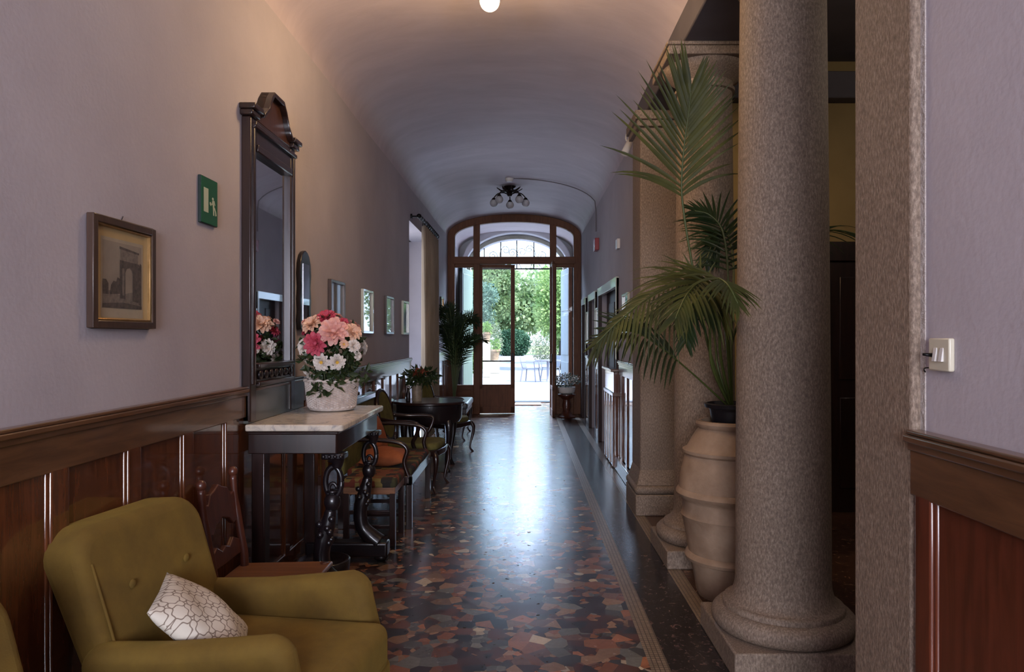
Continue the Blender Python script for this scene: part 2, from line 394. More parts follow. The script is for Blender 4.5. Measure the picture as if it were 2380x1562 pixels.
# ---- left wall with a curtained opening
RY0, RY1, RZ = 9.25, 11.35, 2.93
b = MB()
b.box(XL-.35, XL, -4, RY0, 0, 3.9); b.box(XL-.35, XL, RY1, YD+2.9, 0, 3.9); b.box(XL-.35, XL, RY0, RY1, RZ, 3.9)
struct(b.build('wall_left', PLASTER))
b = MB(); b.box(XL-.75, XL-.69, RY0-.3, RY1+.3, 0, 3.2); b.box(XL-.69, XL-.35, RY1, RY1+.06, 0, 3.2); b.box(XL-.69, XL-.35, RY0-.06, RY0, 0, 3.2); b.box(XL-.69, XL-.3, RY0, RY1, RZ, RZ+.06)
struct(b.build('wall_recess', WHITEWALL))
w = sroot('window_2')
b = MB()
for y0, y1 in ((RY0+.15, RY0+.22), (RY1-.22, RY1-.15), ((RY0+RY1)/2-.04, (RY0+RY1)/2+.04)): b.box(XL-.69, XL-.64, y0, y1, 1.0, 2.8)
for z0 in (1.0, 1.9, 2.73): b.box(XL-.69, XL-.64, RY0+.15, RY1-.15, z0, z0+.07)
b.build('window_frame', DOORWOOD, w, .004)
MB().box(XL-.675, XL-.67, RY0+.2, RY1-.2, 1.05, 2.75).build('window_pane', GLAZED, w)
b = MB().box(XL-.69, XL-.66, RY0+.02, RY1-.02, 0, .98); struct(b.build('trim_3', DADO))

# ---- barrel vault
AX = (XR+XL)/2; AH = (XR-XL)/2; ZS = 3.36; RISE = .42
def vault(y0, y1, ny, off=0.0, xs=AH, rise=RISE, zs=ZS):
    pts = []; nx = 36
    for i in range(ny+1):
        y = y0+(y1-y0)*i/ny
        for k in range(nx+1):
            a = PI*k/nx; c = math.cos(a); s_ = math.sin(a)
            x = AX-(xs+off)*math.copysign(abs(c)**.95, c); z = zs+(rise+off)*abs(s_)**.95
            pts.append((x, y, z+.006*math.sin(y*2.3+x*3)))
    return pts
b = MB(); b.quadgrid(vault(-4, 16.4, 60), 61, 37); b.quadgrid(vault(-4, 16.4, 60, .25), 61, 37)
struct(b.build('ceiling', VAULT, smooth=True))

DOORDARK = wood('dark_door_paint', rgb(44, 24, 22), rgb(62, 36, 32), .5, 'z', 0, spec=.3)
# ---- right side: near wall, arcade piers, architrave, far wall with doors
struct(MB().box(XN, XN+.35, -4, 1.77, 0, 3.9).build('wall_right_near', PLASTER))
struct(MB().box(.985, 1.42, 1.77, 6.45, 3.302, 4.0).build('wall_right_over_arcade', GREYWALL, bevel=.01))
b = MB()
doors = [(8.25, 10.2), (10.75, 11.75), (12.45, 13.2)]; y = 6.45
for d0, d1 in doors:
    b.box(XR, XR+.3, y, d0, 0, 3.9); b.box(XR, XR+.3, d0, d1, 2.06, 3.9); y = d1
b.box(XR, XR+.3, y, 16.7, 0, 3.9)
struct(b.build('wall_right_far', PLASTER))
for k, (d0, d1) in enumerate(doors):
    r = sroot('door_%d' % (k+2))
    b = MB(); b.box(XR-.03, XR+.02, d0-.08, d0+.02, 0, 2.12); b.box(XR-.03, XR+.02, d1-.02, d1+.08, 0, 2.12)
    b.build('door_jamb', DOORDARK, r, .004)
    b = MB(); b.box(XR-.036, XR-.005, d0-.08, d0-.055, 1.2, 2.03); b.build('jamb_edge', PALEFRAME, r, .003)
    MB().box(XR-.035, XR+.02, d0-.08, d1+.08, 2.02, 2.13).build('door_lintel', PALEFRAME, r, .004)
    ym = (d0+d1)/2; b = MB(); b.box(XR+.09, XR+.13, d0, d1, 0, 2.06)
    for q0, q1 in ((d0+.1, ym-.05), (ym+.05, d1-.1)):
        b.box(XR+.08, XR+.1, q0, q1, .2, .9); b.box(XR+.08, XR+.1, q0, q1, 1.05, 1.9)
    b.build('door_leaf', DOORDARK, r, .004)
    MB().tube([(XR+.09, ym-.1, 1.02), (XR+.03, ym-.1, 1.02), (XR+.03, ym-.22, 1.02)], .01, 8).build('door_handle', CHROME, r, smooth=True)

# ---- side room behind the arcade
struct(MB().box(1.36, 4.7, 6.1, 6.3, 0, 3.9).build('wall_side_room_back', YELLOWWALL))
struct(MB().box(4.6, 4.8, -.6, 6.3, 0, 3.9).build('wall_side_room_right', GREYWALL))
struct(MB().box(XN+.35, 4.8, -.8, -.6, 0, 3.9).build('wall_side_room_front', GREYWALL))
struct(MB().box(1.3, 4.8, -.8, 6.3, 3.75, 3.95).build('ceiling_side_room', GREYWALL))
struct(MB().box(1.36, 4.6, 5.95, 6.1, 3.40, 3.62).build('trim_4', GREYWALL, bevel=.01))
r = sroot('door_5')
b = MB(); b.box(2.0, 3.9, 6.03, 6.1, 2.08, 2.24); b.box(2.0, 2.14, 6.04, 6.1, 0, 2.1); b.box(2.96, 3.10, 6.04, 6.1, 0, 2.1); b.build('door_frame', DARKWOOD, r, .005)
b = MB(); b.box(2.14, 2.96, 6.06, 6.1, 0, 2.08); b.box(2.24, 2.52, 6.05, 6.07, .2, .95); b.box(2.6, 2.88, 6.05, 6.07, .2, .95); b.box(2.24, 2.52, 6.05, 6.07, 1.1, 1.95); b.box(2.6, 2.88, 6.05, 6.07, 1.1, 1.95)
b.build('door_leaf', DARKWOOD, r, .004)

# ---- back of the hall behind the camera: wall, unseen window added for fill light
b = MB(); WX0, WX1, WZ0, WZ1 = -1.2, .72, .9, 2.9
b.box(XL-.35, WX0, -4.3, -4, 0, 3.9); b.box(WX1, XN+.35, -4.3, -4, 0, 3.9); b.box(WX0, WX1, -4.3, -4, 0, WZ0); b.box(WX0, WX1, -4.3, -4, WZ1, 3.9)
struct(b.build('wall_back', PLASTER))
w = sroot('window_1'); b = MB()
for x0 in (WX0, (WX0+WX1)/2-.03, WX1-.06): b.box(x0, x0+.06, -4.16, -4.1, WZ0, WZ1)
for z0 in (WZ0, 2.1, WZ1-.06): b.box(WX0, WX1, -4.16, -4.1, z0, z0+.06)
b.build('window_frame', DOORWOOD, w, .004)
MB().box(WX0, WX1, -4.132, -4.128, WZ0, WZ1).build('window_pane', GLASS, w)

# ---- wainscots (panel + stiles + rails)
def dado(name, axis_x, side, y0, y1, stiles, top=1.195, panelmat=DADO, sw=.09):
    # side +1: room lies to +x of the wall ; -1: to -x
    r = sroot(name); s = side
    def bx(b, a, c, *rest): b.box(min(axis_x+s*a, axis_x+s*c), max(axis_x+s*a, axis_x+s*c), *rest)
    b = MB(); bx(b, 0, .012, y0, y1, .12, top-.14); b.build('panel', panelmat, r)
    b = MB(); bx(b, 0, .026, y0, y1, 0, .14); b.build('plinth', panelmat, r, .004)
    b = MB(); bx(b, 0, .026, y0, y1, top-.16, top-.035); bx(b, 0, .034, y0, y1, top-.05, top-.028); bx(b, 0, .045, y0, y1, top-.03, top-.012); bx(b, 0, .038, y0, y1, top-.012, top)
    b.build('cap_rail', DADORAIL, r, .004)
    for ys in stiles:
        b = MB(); bx(b, 0, .026, ys, ys+sw, .13, top-.15); bx(b, 0, .018, ys-.012, ys+sw+.012, .13, top-.15)
        b.build('stile', panelmat, r, .006, 3)
    return r
st = [1.80+.435*k-.435*6 for k in range(6)]
dado('trim_5', XL, 1, -4, RY0, [2.235+.435*k for k in range(-14, 17) if 2.235+.435*k < RY0-.1])
dado('trim_6', XL, 1, RY1, YD, [RY1+.02, RY1+.8, RY1+1.6, YD-.12])
dado('trim_7', XN, -1, -4, 1.79, [1.70-.62*k for k in range(9)], 1.225, REDPANEL, .07)
dado('trim_8', XR, -1, 6.55, 7.98, [6.56, 6.95, 7.35, 7.72], 1.2, DADO, .08)
dado('trim_9', XR, -1, 10.3, 10.64, [10.3, 10.55], 1.15); dado('trim_10', XR, -1, 11.85, 12.35, [11.9, 12.25], 1.15)
struct(MB().box(XR-.06, XR, 6.5, 8.15, 0, .14).build('baseboard_right', DADORAIL, bevel=.01))

# ---- glazed end door: arched frame
D = sroot('door_1')
def arcpts(xs, rise, zs, n=30, x0=AX, e=.95):
    o = []
    for k in range(n+1):
        a = PI*k/n; c = math.cos(a); s_ = math.sin(a)
        o.append((x0-xs*math.copysign(abs(c)**e, c), zs+rise*abs(s_)**e))
    return o
def ring(b, outer, inner, y0, y1):
    n = len(outer)
    for i in range(n-1):
        (xa, za), (xb, zb) = outer[i], outer[i+1]; (xc, zc), (xd, zd) = inner[i], inner[i+1]
        b.hexa([(xc, y0, zc), (xd, y0, zd), (xd, y1, zd), (xc, y1, zc), (xa, y0, za), (xb, y0, zb), (xb, y1, zb), (xa, y1, za)])
ow = AH; fw = .135
outer = [(XL+.005, 0)]+arcpts(ow, .415, 3.36)+[(XR-.005, 0)]
inner = [(XL+fw, 0)]+arcpts(ow-fw, .29, 3.34)+[(XR-fw, 0)]
b = MB(); ring(b, outer, inner, YD, YD+.12); b.build('arched_frame', DOORWOOD, D, .006)
def archz(x):
    u = min(.999, abs(x-AX)/(ow-fw*.6)); return 3.35+.33*(1-u**2.1)**(1/2.1)
PL, PR = (-.99, -.868), (.455, .578)
for p0, p1 in (PL, PR):
    b = MB(); b.box(p0, p1, YD+.005, YD+.11, 0, archz((p0+p1)/2)); b.build('post', DOORWOOD, D, .006)
MB().box(XL+.1, XR-.1, YD-.004, YD+.115, 2.835, 2.972).build('transom', DOORWOODX, D, .006)
for x0, x1, nm in ((XL+fw, PL[0], 'side_light'), (PR[1], XR-fw, 'side_light')):
    b = MB(); b.box(x0, x1, YD+.02, YD+.09, .0, .55); b.box(x0+.05, x1-.05, YD+.005, YD+.03, .1, .46); b.box(x0, x1, YD+.02, YD+.09, 2.77, 2.84)
    b.build('side_panel', DOORWOODX, D, .005)
    MB().box(x0, x1, YD+.05, YD+.056, .55, 2.77).build('side_pane', GLASS, D)
b = MB(); pts = [(XL+fw, 2.97)]+[p for p in arcpts(ow-fw, .29, 3.34)]+[(XR-fw, 2.97)]
b.prism(pts, 'y', YD+.05, YD+.056); b.build('fanlight_pane', GLASS, D)
def leaf(mbx, parent, nm):
    L = .662
    b = MB(); b.box(0, .05, 0, .045, .01, 2.83); b.box(L-.075, L, 0, .045, .01, 2.83); b.box(0, L, 0, .045, 2.765, 2.83); b.box(0, L, 0, .045, .48, .555); b.box(0, L, 0, .045, .01, .13); b.box(.04, L-.06, .01, .035, .1, .5)
    b.build('door_leaf', DOORWOOD, parent, .005, mat_xform=mbx)
    MB().box(.045, L-.07, .02, .026, .55, 2.77).build('leaf_pane', GLASS, parent, mat_xform=mbx)
    b = MB(); b.tube([(.05, -.03, 1.0), (L-.07, -.03, 1.0)], .012, 8); b.build('push_bar', IRON, parent, smooth=True, mat_xform=mbx)
    MB().box(L-.06, L-.02, -.02, .065, 1.0, 1.15).build('door_lock', IRON, parent, .004, mat_xform=mbx)
leaf(Matrix.Translation((-.868, YD+.03, 0)) @ Matrix.Rotation(math.radians(5), 4, 'Z'), D, 'l')
leaf(Matrix.Translation((.462, YD+.03, 0)) @ Matrix.Rotation(math.radians(-88.5), 4, 'Z'), D, 'r')

# ---- outer wall with arched opening, vestibule
YO = 16.3
oin = arcpts(1.03, .62, 3.02, x0=-.2, e=1.0)
b = MB()
op = [(-1.23, 0)]+oin+[(.83, 0)]
big = [(-9, 0)]+[(-9+18*k/30, 4.6) for k in range(31)]+[(9, 0)]
ring(b, big, op, YO, YO+.3)
struct(b.build('wall_end', WHITEWALL))
b = MB(); o2 = [(-1.23, 0)]+oin+[(.83, 0)]; o3 = [(-1.31, 0)]+arcpts(1.11, .70, 3.02, x0=-.2, e=1)+[(.91, 0)]
ring(b, o3, o2, YO-.05, YO+.02); struct(b.build('trim_11', noisy('beige_stone', rgb(150, 144, 130), rgb(170, 164, 150), 4, .8), bevel=.01))
b = MB(); ring(b, [(-1.41, 0)]+arcpts(1.21, .92, 3.02, x0=-.2, e=1)+[(1.01, 0)], [(-1.31, 0)]+arcpts(1.11, .72, 3.02, x0=-.2, e=1)+[(.91, 0)], YO-.32, YO-.02)
struct(b.build('trim_12', WHITEWALL, bevel=.02))
g = thing('fanlight_grille', 'scrolled black iron grille in the arch of the outer garden doorway', 'grille', (-.2, YO+.1, 3.0))
for x in (-.93, -.56, -.2, .18, .56):
    z = 3.02+.60*math.sqrt(max(0, 1-((x+.2)/1.03)**2)); MB().tube([(x, YO+.1, 3.0), (x, YO+.1, z)], .013, 6).build('bar', IRON, g, smooth=True)
for cx, cz, s_ in ((-.74, 3.28, 1), (-.45, 3.40, -1), (-.3, 3.34, 1), (-.08, 3.36, -1), (.08, 3.42, 1), (.38, 3.28, -1)):
    pts = []
    for k in range(26):
        a = k*.36; r_ = .10*(1-k/30); pts.append((cx+s_*r_*math.cos(a), YO+.1, cz+r_*math.sin(a)))
    pts = [(cx+s_*.02, YO+.1, 3.0), (cx+s_*.13, YO+.1, cz-.12)]+pts
    MB().tube(spline(pts, 2), .007, 5).build('scroll', IRON, g, smooth=True)
MB().box(-1.23, .83, YO+.085, YO+.115, 2.97, 3.0).build('bottom_rail', IRON, g)
for nm, x0, y0, x1, y1, m_, lab in (('l', -1.2, YO-.02, -1.36, YO-.95, SHUTTERG, 'pale green shutter folded back on the left of the outer doorway'), ('r', .80, YO-.02, .935, YO-.95, SHUTTER, 'blue-grey panelled shutter folded back on the right of the outer doorway')):
    s_ = thing('shutter', lab, 'shutter', (x0, y0, 0)); dx, dy = x1-x0, y1-y0; L = math.hypot(dx, dy); mt = Matrix.Translation((x0, y0, .02)) @ Matrix.Rotation(math.atan2(dy, dx), 4, 'Z')
    b = MB(); b.box(0, L, -.02, .02, 0, 2.9)
    b.build('leaf', m_, s_, .004, mat_xform=mt)
    b = MB()
    for z0, z1 in ((.15, .9), (1.05, 1.9), (2.0, 2.78)):
        for q in (-.03, .02): b.box(.08, L-.08, q, q+.012, z0, z1)
    b.build('raised_panel', m_, s_, .004, mat_xform=mt)
    MB().box(L-.03, L+.01, -.035, .035, 0, 2.9).build('edge_strip', IRON if m_ is SHUTTERG else DOORWOOD, s_, .003, mat_xform=mt)
struct(MB().box(-1.25, .85, YO-.05, YO+.32, 0, .015).build('trim_13', IRON))
tag(MB().box(-.23, .33, 15.55, 16.1, 0, .018).build('doormat', noisy('coir', rgb(120, 96, 78), rgb(150, 124, 100), 60, .95)), 'low brown doormat lying before the outer garden doorway', 'doormat')

# ================================================================ COLUMNS AND PIERS
def column(x, y, label, R=.205, rb=.212, rt=.19):
    c = thing('stone_column', label, 'column', (x, y, 0)); h = .308
    MB().box(x-h, x+h, y-h, y+h, 0, .115).build('plinth', STONE, c, .008)
    prof = [(0, .115), (.29, .115), (.305, .125), (.318, .145), (.32, .165), (.315, .185), (.298, .203), (.282, .209), (.270, .210), (.270, .228), (.266, .234), (.256, .238), (.250, .238), (.240, .246), (.228, .262), (rb+.008, .285), (rb+.002, .31), (rb, .34)]
    MB().lathe(prof, (x, y, 0), 56).build('base', STONE, c, smooth='auto')
    pr = [(rb, .33)]+[(rb+(rt-rb)*(k/10)**1.4, .33+(3.08-.33)*k/10) for k in range(1, 11)]
    MB().lathe(pr, (x, y, 0), 56).build('shaft', STONE, c, smooth=True)
    prof = [(rt, 3.06), (rt+.018, 3.065), (rt+.018, 3.085), (rt+.004, 3.095), (rt+.004, 3.125), (rt+.02, 3.14), (.25, 3.175), (.272, 3.2), (.278, 3.225), (0, 3.225)]
    MB().lathe(prof, (x, y, 0), 48).build('capital', STONE, c, smooth='auto')
    b = MB(); b.box(x-.295, x+.295, y-.295, y+.295, 3.225, 3.28); b.box(x-h, x+h, y-h, y+h, 3.28, 3.302); b.build('abacus', STONE, c, .006)
    return c
column(1.19, 3.39, 'large round stone column on a moulded base, nearest of the arcade')
column(1.19, 4.87, 'round stone column behind the terracotta jar and tall palm', rb=.2, rt=.178)
def pier(x0, x1, y0, y1, label, base=True):
    p = thing('stone_pier', label, 'pier', ((x0+x1)/2, (y0+y1)/2, 0))
    MB().box(x0, x1, y0, y1, 0 if not base else .33, 3.302 if not base else 3.18).build('shaft', STONE, p, .012, 3)
    if base:
        b = MB(); b.box(x0-.05, x1+.0, y0-.09, y1+.06, 0, .17); b.build('plinth', STONE, p, .01)
        b = MB(); b.box(x0-.055, x1, y0-.09, y1+.06, .17, .24); b.build('torus', STONE, p, .034, 5)
        b = MB(); b.hexa([(x0-.035, y0-.06, .24), (x1, y0-.06, .24), (x1, y1+.03, .24), (x0-.035, y1+.03, .24), (x0, y0, .36), (x1, y0, .36), (x1, y1, .36), (x0, y1, .36)]); b.build('scotia', STONE, p, .006)
        b = MB(); b.box(x0-.03, x1, y0-.04, y1+.03, 3.18, 3.23); b.box(x0-.05, x1+.0, y0-.07, y1+.05, 3.23, 3.302); b.build('capital', STONE, p, .006)
    return p
pier(.942, 1.36, 6.02, 6.45, 'square stone pier on a moulded base beside the far wainscot')
pier(.942, 1.3, 1.785, 2.1, 'plain square stone pier beside the light switch wall', base=False)

# ================================================================ ARMCHAIRS
def rr(y0, y1, z0, z1, r, n=6, corners=(1, 1, 1, 1)):
    pts = []
    for (cx, cz, a0), on in zip(((y0+r, z0+r, PI), (y1-r, z0+r, 1.5*PI), (y1-r, z1-r, 0), (y0+r, z1-r, .5*PI)), corners):
        if on:
            for k in range(n+1): a = a0+.5*PI*k/n; pts.append((cx+r*math.cos(a), cz+r*math.sin(a)))
        else: pts.append((cx+r*math.copysign(1, math.cos(a0+.25*PI)), cz+r*math.copysign(1, math.sin(a0+.25*PI))))
    return pts
def armchair(label, loc, rz, group):
    A = thing('velvet_armchair', label, 'armchair', loc, rz, group)
    # back: leaning slab, thick at the head, rounded shoulders
    poly = rr(-.31, .31, .22, .86, .10, 7, (0, 0, 1, 1)); b = MB()
    fr = [b.bm.verts.new((-.215-.20*((z-.22)/.64)**1.15, y, z)) for y, z in poly]
    bk = [b.bm.verts.new((-.30-.28*((z-.22)/.64)**.9, y*.97, z-.01*(z > .7))) for y, z in poly]
    b.bm.faces.new(fr); b.bm.faces.new(bk[::-1]); n = len(poly)
    for i in range(n): b.bm.faces.new((fr[i], fr[(i+1) % n], bk[(i+1) % n], bk[i]))
    B = b.build('backrest', VELVET, A, .036, 5, world=False)
    for y in (-.272,):
        MB().tube([(-.2165-.20*((z-.22)/.64)**1.15, y, z) for z in (.46, .52, .58, .64, .70, .76)], .0045, 6).build('piping', VELVET, A, smooth=True, world=False)
    for y, z in ((-.14, .66), (.14, .66), (0, .5)):
        MB().ball((-.215-.20*((z-.22)/.64)**1.15+.002, y, z), (.007, .014, .014)).build('tuft_button', VELVET, A, smooth=True, world=False)
    side = [(-.33, .12), (-.36, .3), (-.38, .5), (-.33, .535), (-.1, .55), (.1, .575), (.22, .592), (.262, .585), (.285, .55), (.30, .48), (.33, .36), (.355, .24), (.36, .12)]
    for y0 in (-.345, .245):
        b = MB(); b.prism(side, 'y', y0, y0+.10); b.build('armrest', VELVET, A, .042, 6, world=False)
    b = MB(); b.box(-.30, .385, -.247, .247, .27, .44); b.build('seat_cushion', VELVET, A, .045, 5, world=False)
    b = MB(); b.box(-.33, .36, -.33, .33, .11, .28); b.build('seat_frame', VELVET, A, .03, 4, world=False)
    for x in (-.29, .31):
        for y in (-.30, .30):
            MB().tube([(x, y, .13), (x*1.03, y*1.02, 0)], [.026, .016], 10).build('leg', DARKWOOD, A, smooth='auto', world=False)
    return A
armchair('olive velvet armchair with the white patterned cushion on its seat', (-.90, 2.43, 0), math.radians(-9), 'olive velvet armchairs along the left wall')
armchair('olive velvet armchair cut off by the bottom left corner, without a cushion', (-.92, 1.43, 0), math.radians(-9), 'olive velvet armchairs along the left wall')
# cushion
def cushion(name, w, h, t_, mat, label, cat, M, group=None):
    n = 22; b = MB()
    def S(u, v, s_):
        e = (1-abs(u)**2.6)**.55*(1-abs(v)**2.6)**.55 if abs(u) < 1 and abs(v) < 1 else 0
        pin = 1-.07*(1-u*u)*0-.06*(1-abs(u*v))*(abs(u)**4+abs(v)**4)*.5
        return (u*w/2*pin, v*h/2*pin, s_*t_/2*e+.006*math.sin(5*u+3*v)*e)
    for s_ in (1, -1): b.quadgrid([S(-1+2*i/n, -1+2*j/n, s_) for i in range(n+1) for j in range(n+1)], n+1, n+1)
    o = b.build(name, mat, smooth=True); o.matrix_world = M; tag(o, label, cat, group); return o
c1 = at(352, 1318, 2.30); 
def frame_from(o, xd, yd):
    x = Vector(xd).normalized(); y = (Vector(yd)-x*Vector(yd).dot(x)).normalized(); z = x.cross(y)
    M = Matrix((x, y, z)).transposed().to_4x4(); M.translation = Vector(o); return M
A_c = Vector((-1.268, 2.45, .69)); AB_ = Vector((.18, -.275, -.10)); AC_ = Vector((.25, .09, -.235))
cushion('throw_cushion', .345, .335, .12, LATTICE, 'white square cushion with brown chain lattice on the olive armchair', 'cushion', frame_from(A_c+(AB_+AC_)/2+Vector((.01, 0, .01)), AC_, -AB_))

# ================================================================ CARVED WOODEN CHAIR by the wall
W = thing('carved_chair', 'low brown wooden chair with a carved back beside the console table', 'chair', (-1.15, 3.28, 0))
for y0 in (3.12, 3.46):
    MB().tube(spline([(-1.385, y0, .80), (-1.375, y0, .68), (-1.345, y0, .5), (-1.33, y0, .38), (-1.34, y0, 0)], 4), [.017]*5+[.02]*12, 8).build('back_post', REDWOOD, W, smooth=True)
    MB().ball((-1.385, y0, .815), (.022, .022, .026)).build('finial', REDWOOD, W, smooth=True)
pr = [(3.13, .73), (3.17, .72), (3.2, .76), (3.24, .77), (3.29, .79), (3.34, .77), (3.38, .76), (3.41, .72), (3.45, .73), (3.45, .60), (3.40, .585), (3.36, .62), (3.29, .64), (3.22, .62), (3.18, .585), (3.13, .60)]
lean = lambda z: (.5-z)*.13
b = MB(); b.prism(pr, 'x', -1.372, -1.345, lean=lean); b.build('crest_rail', REDWOOD, W, .005)
pr = [(3.13, .44), (3.45, .44), (3.45, .50), (3.38, .53), (3.33, .50), (3.29, .515), (3.25, .50), (3.20, .53), (3.13, .50)]
b = MB(); b.prism(pr, 'x', -1.37, -1.345, lean=lean); b.build('lower_rail', REDWOOD, W, .005)
b = MB(); b.hexa([(-1.36, 3.08, .348), (-.93, 3.05, .348), (-.93, 3.53, .348), (-1.36, 3.5, .348), (-1.36, 3.08, .372), (-.93, 3.05, .372), (-.93, 3.53, .372), (-1.36, 3.5, .372)]); b.build('seat', OAK, W, .008, 3)
for x, y0 in ((-.96, 3.09), (-.96, 3.49)):
    MB().tube([(x, y0, .375), (x+.01, y0, 0)], [.022, .015], 8).build('leg', REDWOOD, W, smooth=True)
for y0 in (3.11, 3.47):
    MB().tube([(-1.335, y0, .18), (-.955, y0, .18)], .011, 6).build('stretcher', REDWOOD, W, smooth=True)

# ================================================================ CONSOLE TABLE
TY0, TY1, TX = 3.76, 4.84, -.94
T = thing('console_table', 'dark carved console table with a white marble top', 'table', (-1.2, 4.3, 0))
def chamf(x0, x1, y0, y1, c): return [(x0, y0), (x1-c*.35, y0), (x1-c*.1, y0+c*.12), (x1, y0+c*.4), (x1, y1-c*.4), (x1-c*.1, y1-c*.12), (x1-c*.35, y1), (x0, y1)]
b = MB(); b.prism(chamf(-1.445, TX, TY0, TY1, .05), 'z', .965, 1.0); b.build('marble_top', MARBLE, T, .008, 3)
b = MB(); b.prism(chamf(-1.44, TX-.035, TY0+.03, TY1-.03, .04), 'z', .845, .965); b.build('apron', DARKWOOD, T, .005)
b = MB(); b.box(-1.44, TX-.03, TY0+.025, TY1-.025, .945, .962); b.build('bead', DARKWOOD, T, .006)
for y0 in (TY0+.09, TY1-.09):
    x0 = -1.03
    pts = [(x0+.005, y0, .545), (x0-.012, y0, .46), (x0-.035, y0, .38), (x0-.045, y0, .30), (x0-.03, y0, .22), (x0+.02, y0, .16), (x0+.075, y0, .115)]
    sp = spline(pts, 5); L = MB().tube(sp, lerpl([.028, .04, .046, .044, .046, .055, .06], len(sp)), 12).build('leg', EBONY, T, smooth=True)
    MB().box(x0-.035, x0+.085, y0-.05, y0+.05, .812, .846).build('leg_block', EBONY, L, .008)
    for k in range(4): MB().ball((x0-.02+k*.03, y0-.052, .829), .011, 8, 6).build('bead', EBONY, L, smooth=True)
    b = MB(); b.tube(spline([(x0+.03, y0, .82), (x0+.04, y0, .795), (x0+.035, y0, .765)], 4), [.05, .046, .042, .038, .034, .03, .028, .026, .026], 12); b.build('neck', EBONY, L, smooth=True)
    b = MB(); b.tube([(x0+.018+.042*math.cos(a*PI/10), y0, .69+.08*math.sin(a*PI/10)) for a in range(21)], .015, 8)
    b.tube([(x0+.018+.02*math.cos(a*PI/8), y0-.012, .655+.03*math.sin(a*PI/8)) for a in range(14)], .009, 8); b.build('oval_scroll', EBONY, L, smooth=True)
    b = MB(); b.ball((x0+.012, y0, .585), (.044, .042, .052)); b.lathe([(0, .63), (.03, .632), (.034, .64), (.03, .648), (0, .65)], (x0+.014, y0, 0), 16); b.build('bulb', EBONY, L, smooth=True)
    b = MB(); random.seed(5)
    for k in range(9): b.ball((x0-.02+.035*math.cos(k*1.7), y0-.03+.02*math.sin(k*1.1), .50-.02*k*.8), (.02, .016, .018), 8, 6)
    b.build('carved_cluster', EBONY, L, smooth=True)
    b = MB(); b.box(-1.42, x0+.14, y0-.055, y0+.055, .035, .13); b.build('foot_runner', EBONY, T, .014, 3)
    for x in (-1.36, x0+.09): MB().ball((x, y0, .03), (.05, .05, .033), 12, 7).build('bun_foot', EBONY, T, smooth=True)
    MB().box(-1.43, -1.36, y0-.04, y0+.04, .12, .85).build('rear_leg', DARKWOOD, T, .006)
# dark pot under the console
p = thing('dark_planter', 'dark round pot with a small trailing plant under the console table', 'planter', (-1.12, 4.05, .0))
MB().lathe([(0, .0), (.09, 0), (.125, .06), (.14, .16), (.145, .22), (.13, .225), (.12, .2), (0, .2)], (-1.12, 4.05, 0), 24).build('pot', EBONY, p, smooth=True)

# ================================================================ TALL MIRROR standing on the console
Mr = thing('pier_mirror', 'tall dark wooden mirror with a stepped pediment on the left wall', 'mirror', (-1.45, 4.15, 1.0))
my0, my1 = 3.79, 4.52; zb, zt = 1.20, 2.60; xf = -1.425; sw = .08
for y0 in (my0, my1-sw):
    b = MB(); b.box(XL, xf, y0, y0+sw, zb-.19, zt); b.box(XL, xf+.012, y0+.02, y0+sw-.03, zb, zt-.05); b.build('side_stile', DARKWOOD, Mr, .006)
b = MB(); b.box(XL, xf, my0+sw, my1-sw, zt-.16, zt); b.box(XL, xf+.02, my0+.02, my1-.02, zt-.055, zt-.03); b.box(XL, xf+.012, my0+sw, my1-sw, zt-.17, zt-.13); b.build('top_rail', DARKWOOD, Mr, .005)
for y0 in (my0-.025, my1-sw-.01):
    b = MB(); b.box(XL, xf+.02, y0, y0+sw+.035, zt, zt+.03); b.box(XL, xf+.035, y0-.008, y0+sw+.043, zt+.03, zt+.06); b.build('cornice_ear', DARKWOOD, Mr, .006)
ym = (my0+my1)/2
ped = [(ym-.27, zt), (ym-.24, zt+.05), (ym-.17, zt+.10), (ym-.125, zt+.17), (ym-.08, zt+.215), (ym+.08, zt+.215), (ym+.125, zt+.17), (ym+.17, zt+.10), (ym+.24, zt+.05), (ym+.27, zt)]
b = MB(); b.prism(ped, 'x', XL, xf+.0); b.build('pediment', wood('pediment_veneer', rgb(50, 28, 20), rgb(80, 48, 34), .35, 'z', .3), Mr, .004)
b = MB()
for i in range(1, len(ped)-2):
    (ya, za), (yb, zb_) = ped[i], ped[i+1]
    b.hexa([(XL, ya, za-.028), (xf+.03, ya, za-.028), (xf+.03, yb, zb_-.028), (XL, yb, zb_-.028), (XL, ya, za), (xf+.03, ya, za), (xf+.03, yb, zb_), (XL, yb, zb_)])
b.build('pediment_moulding', DARKWOOD, Mr, .004)
b = MB(); b.box(XL, xf, my0+sw, my1-sw, 1.2, 1.30); b.box(XL, xf+.02, my0+sw, my1-sw, 1.285, 1.31); b.box(XL, xf+.02, my0+sw, my1-sw, 1.19, 1.215)
b.build('bottom_rail', DARKWOOD, Mr, .004)
for k in range(7):
    y0 = my0+sw+.04+k*.081; MB().ball((xf+.006, y0, 1.25), (.014, .03, .026), 10, 6).build('carved_boss', EBONY, Mr, smooth=True)
MB().box(XL, xf-.012, my0-.0, 4.74, 1.0, 1.2).build('base_panel', noisy('grey_green_panel', rgb(62, 66, 62), rgb(84, 86, 82), 4, .35, coat=.5), Mr, .004)
MB().box(xf-.03, xf-.024, my0+sw-.01, my1-sw+.01, 1.30, zt-.15).build('glass', MIRROR, Mr)

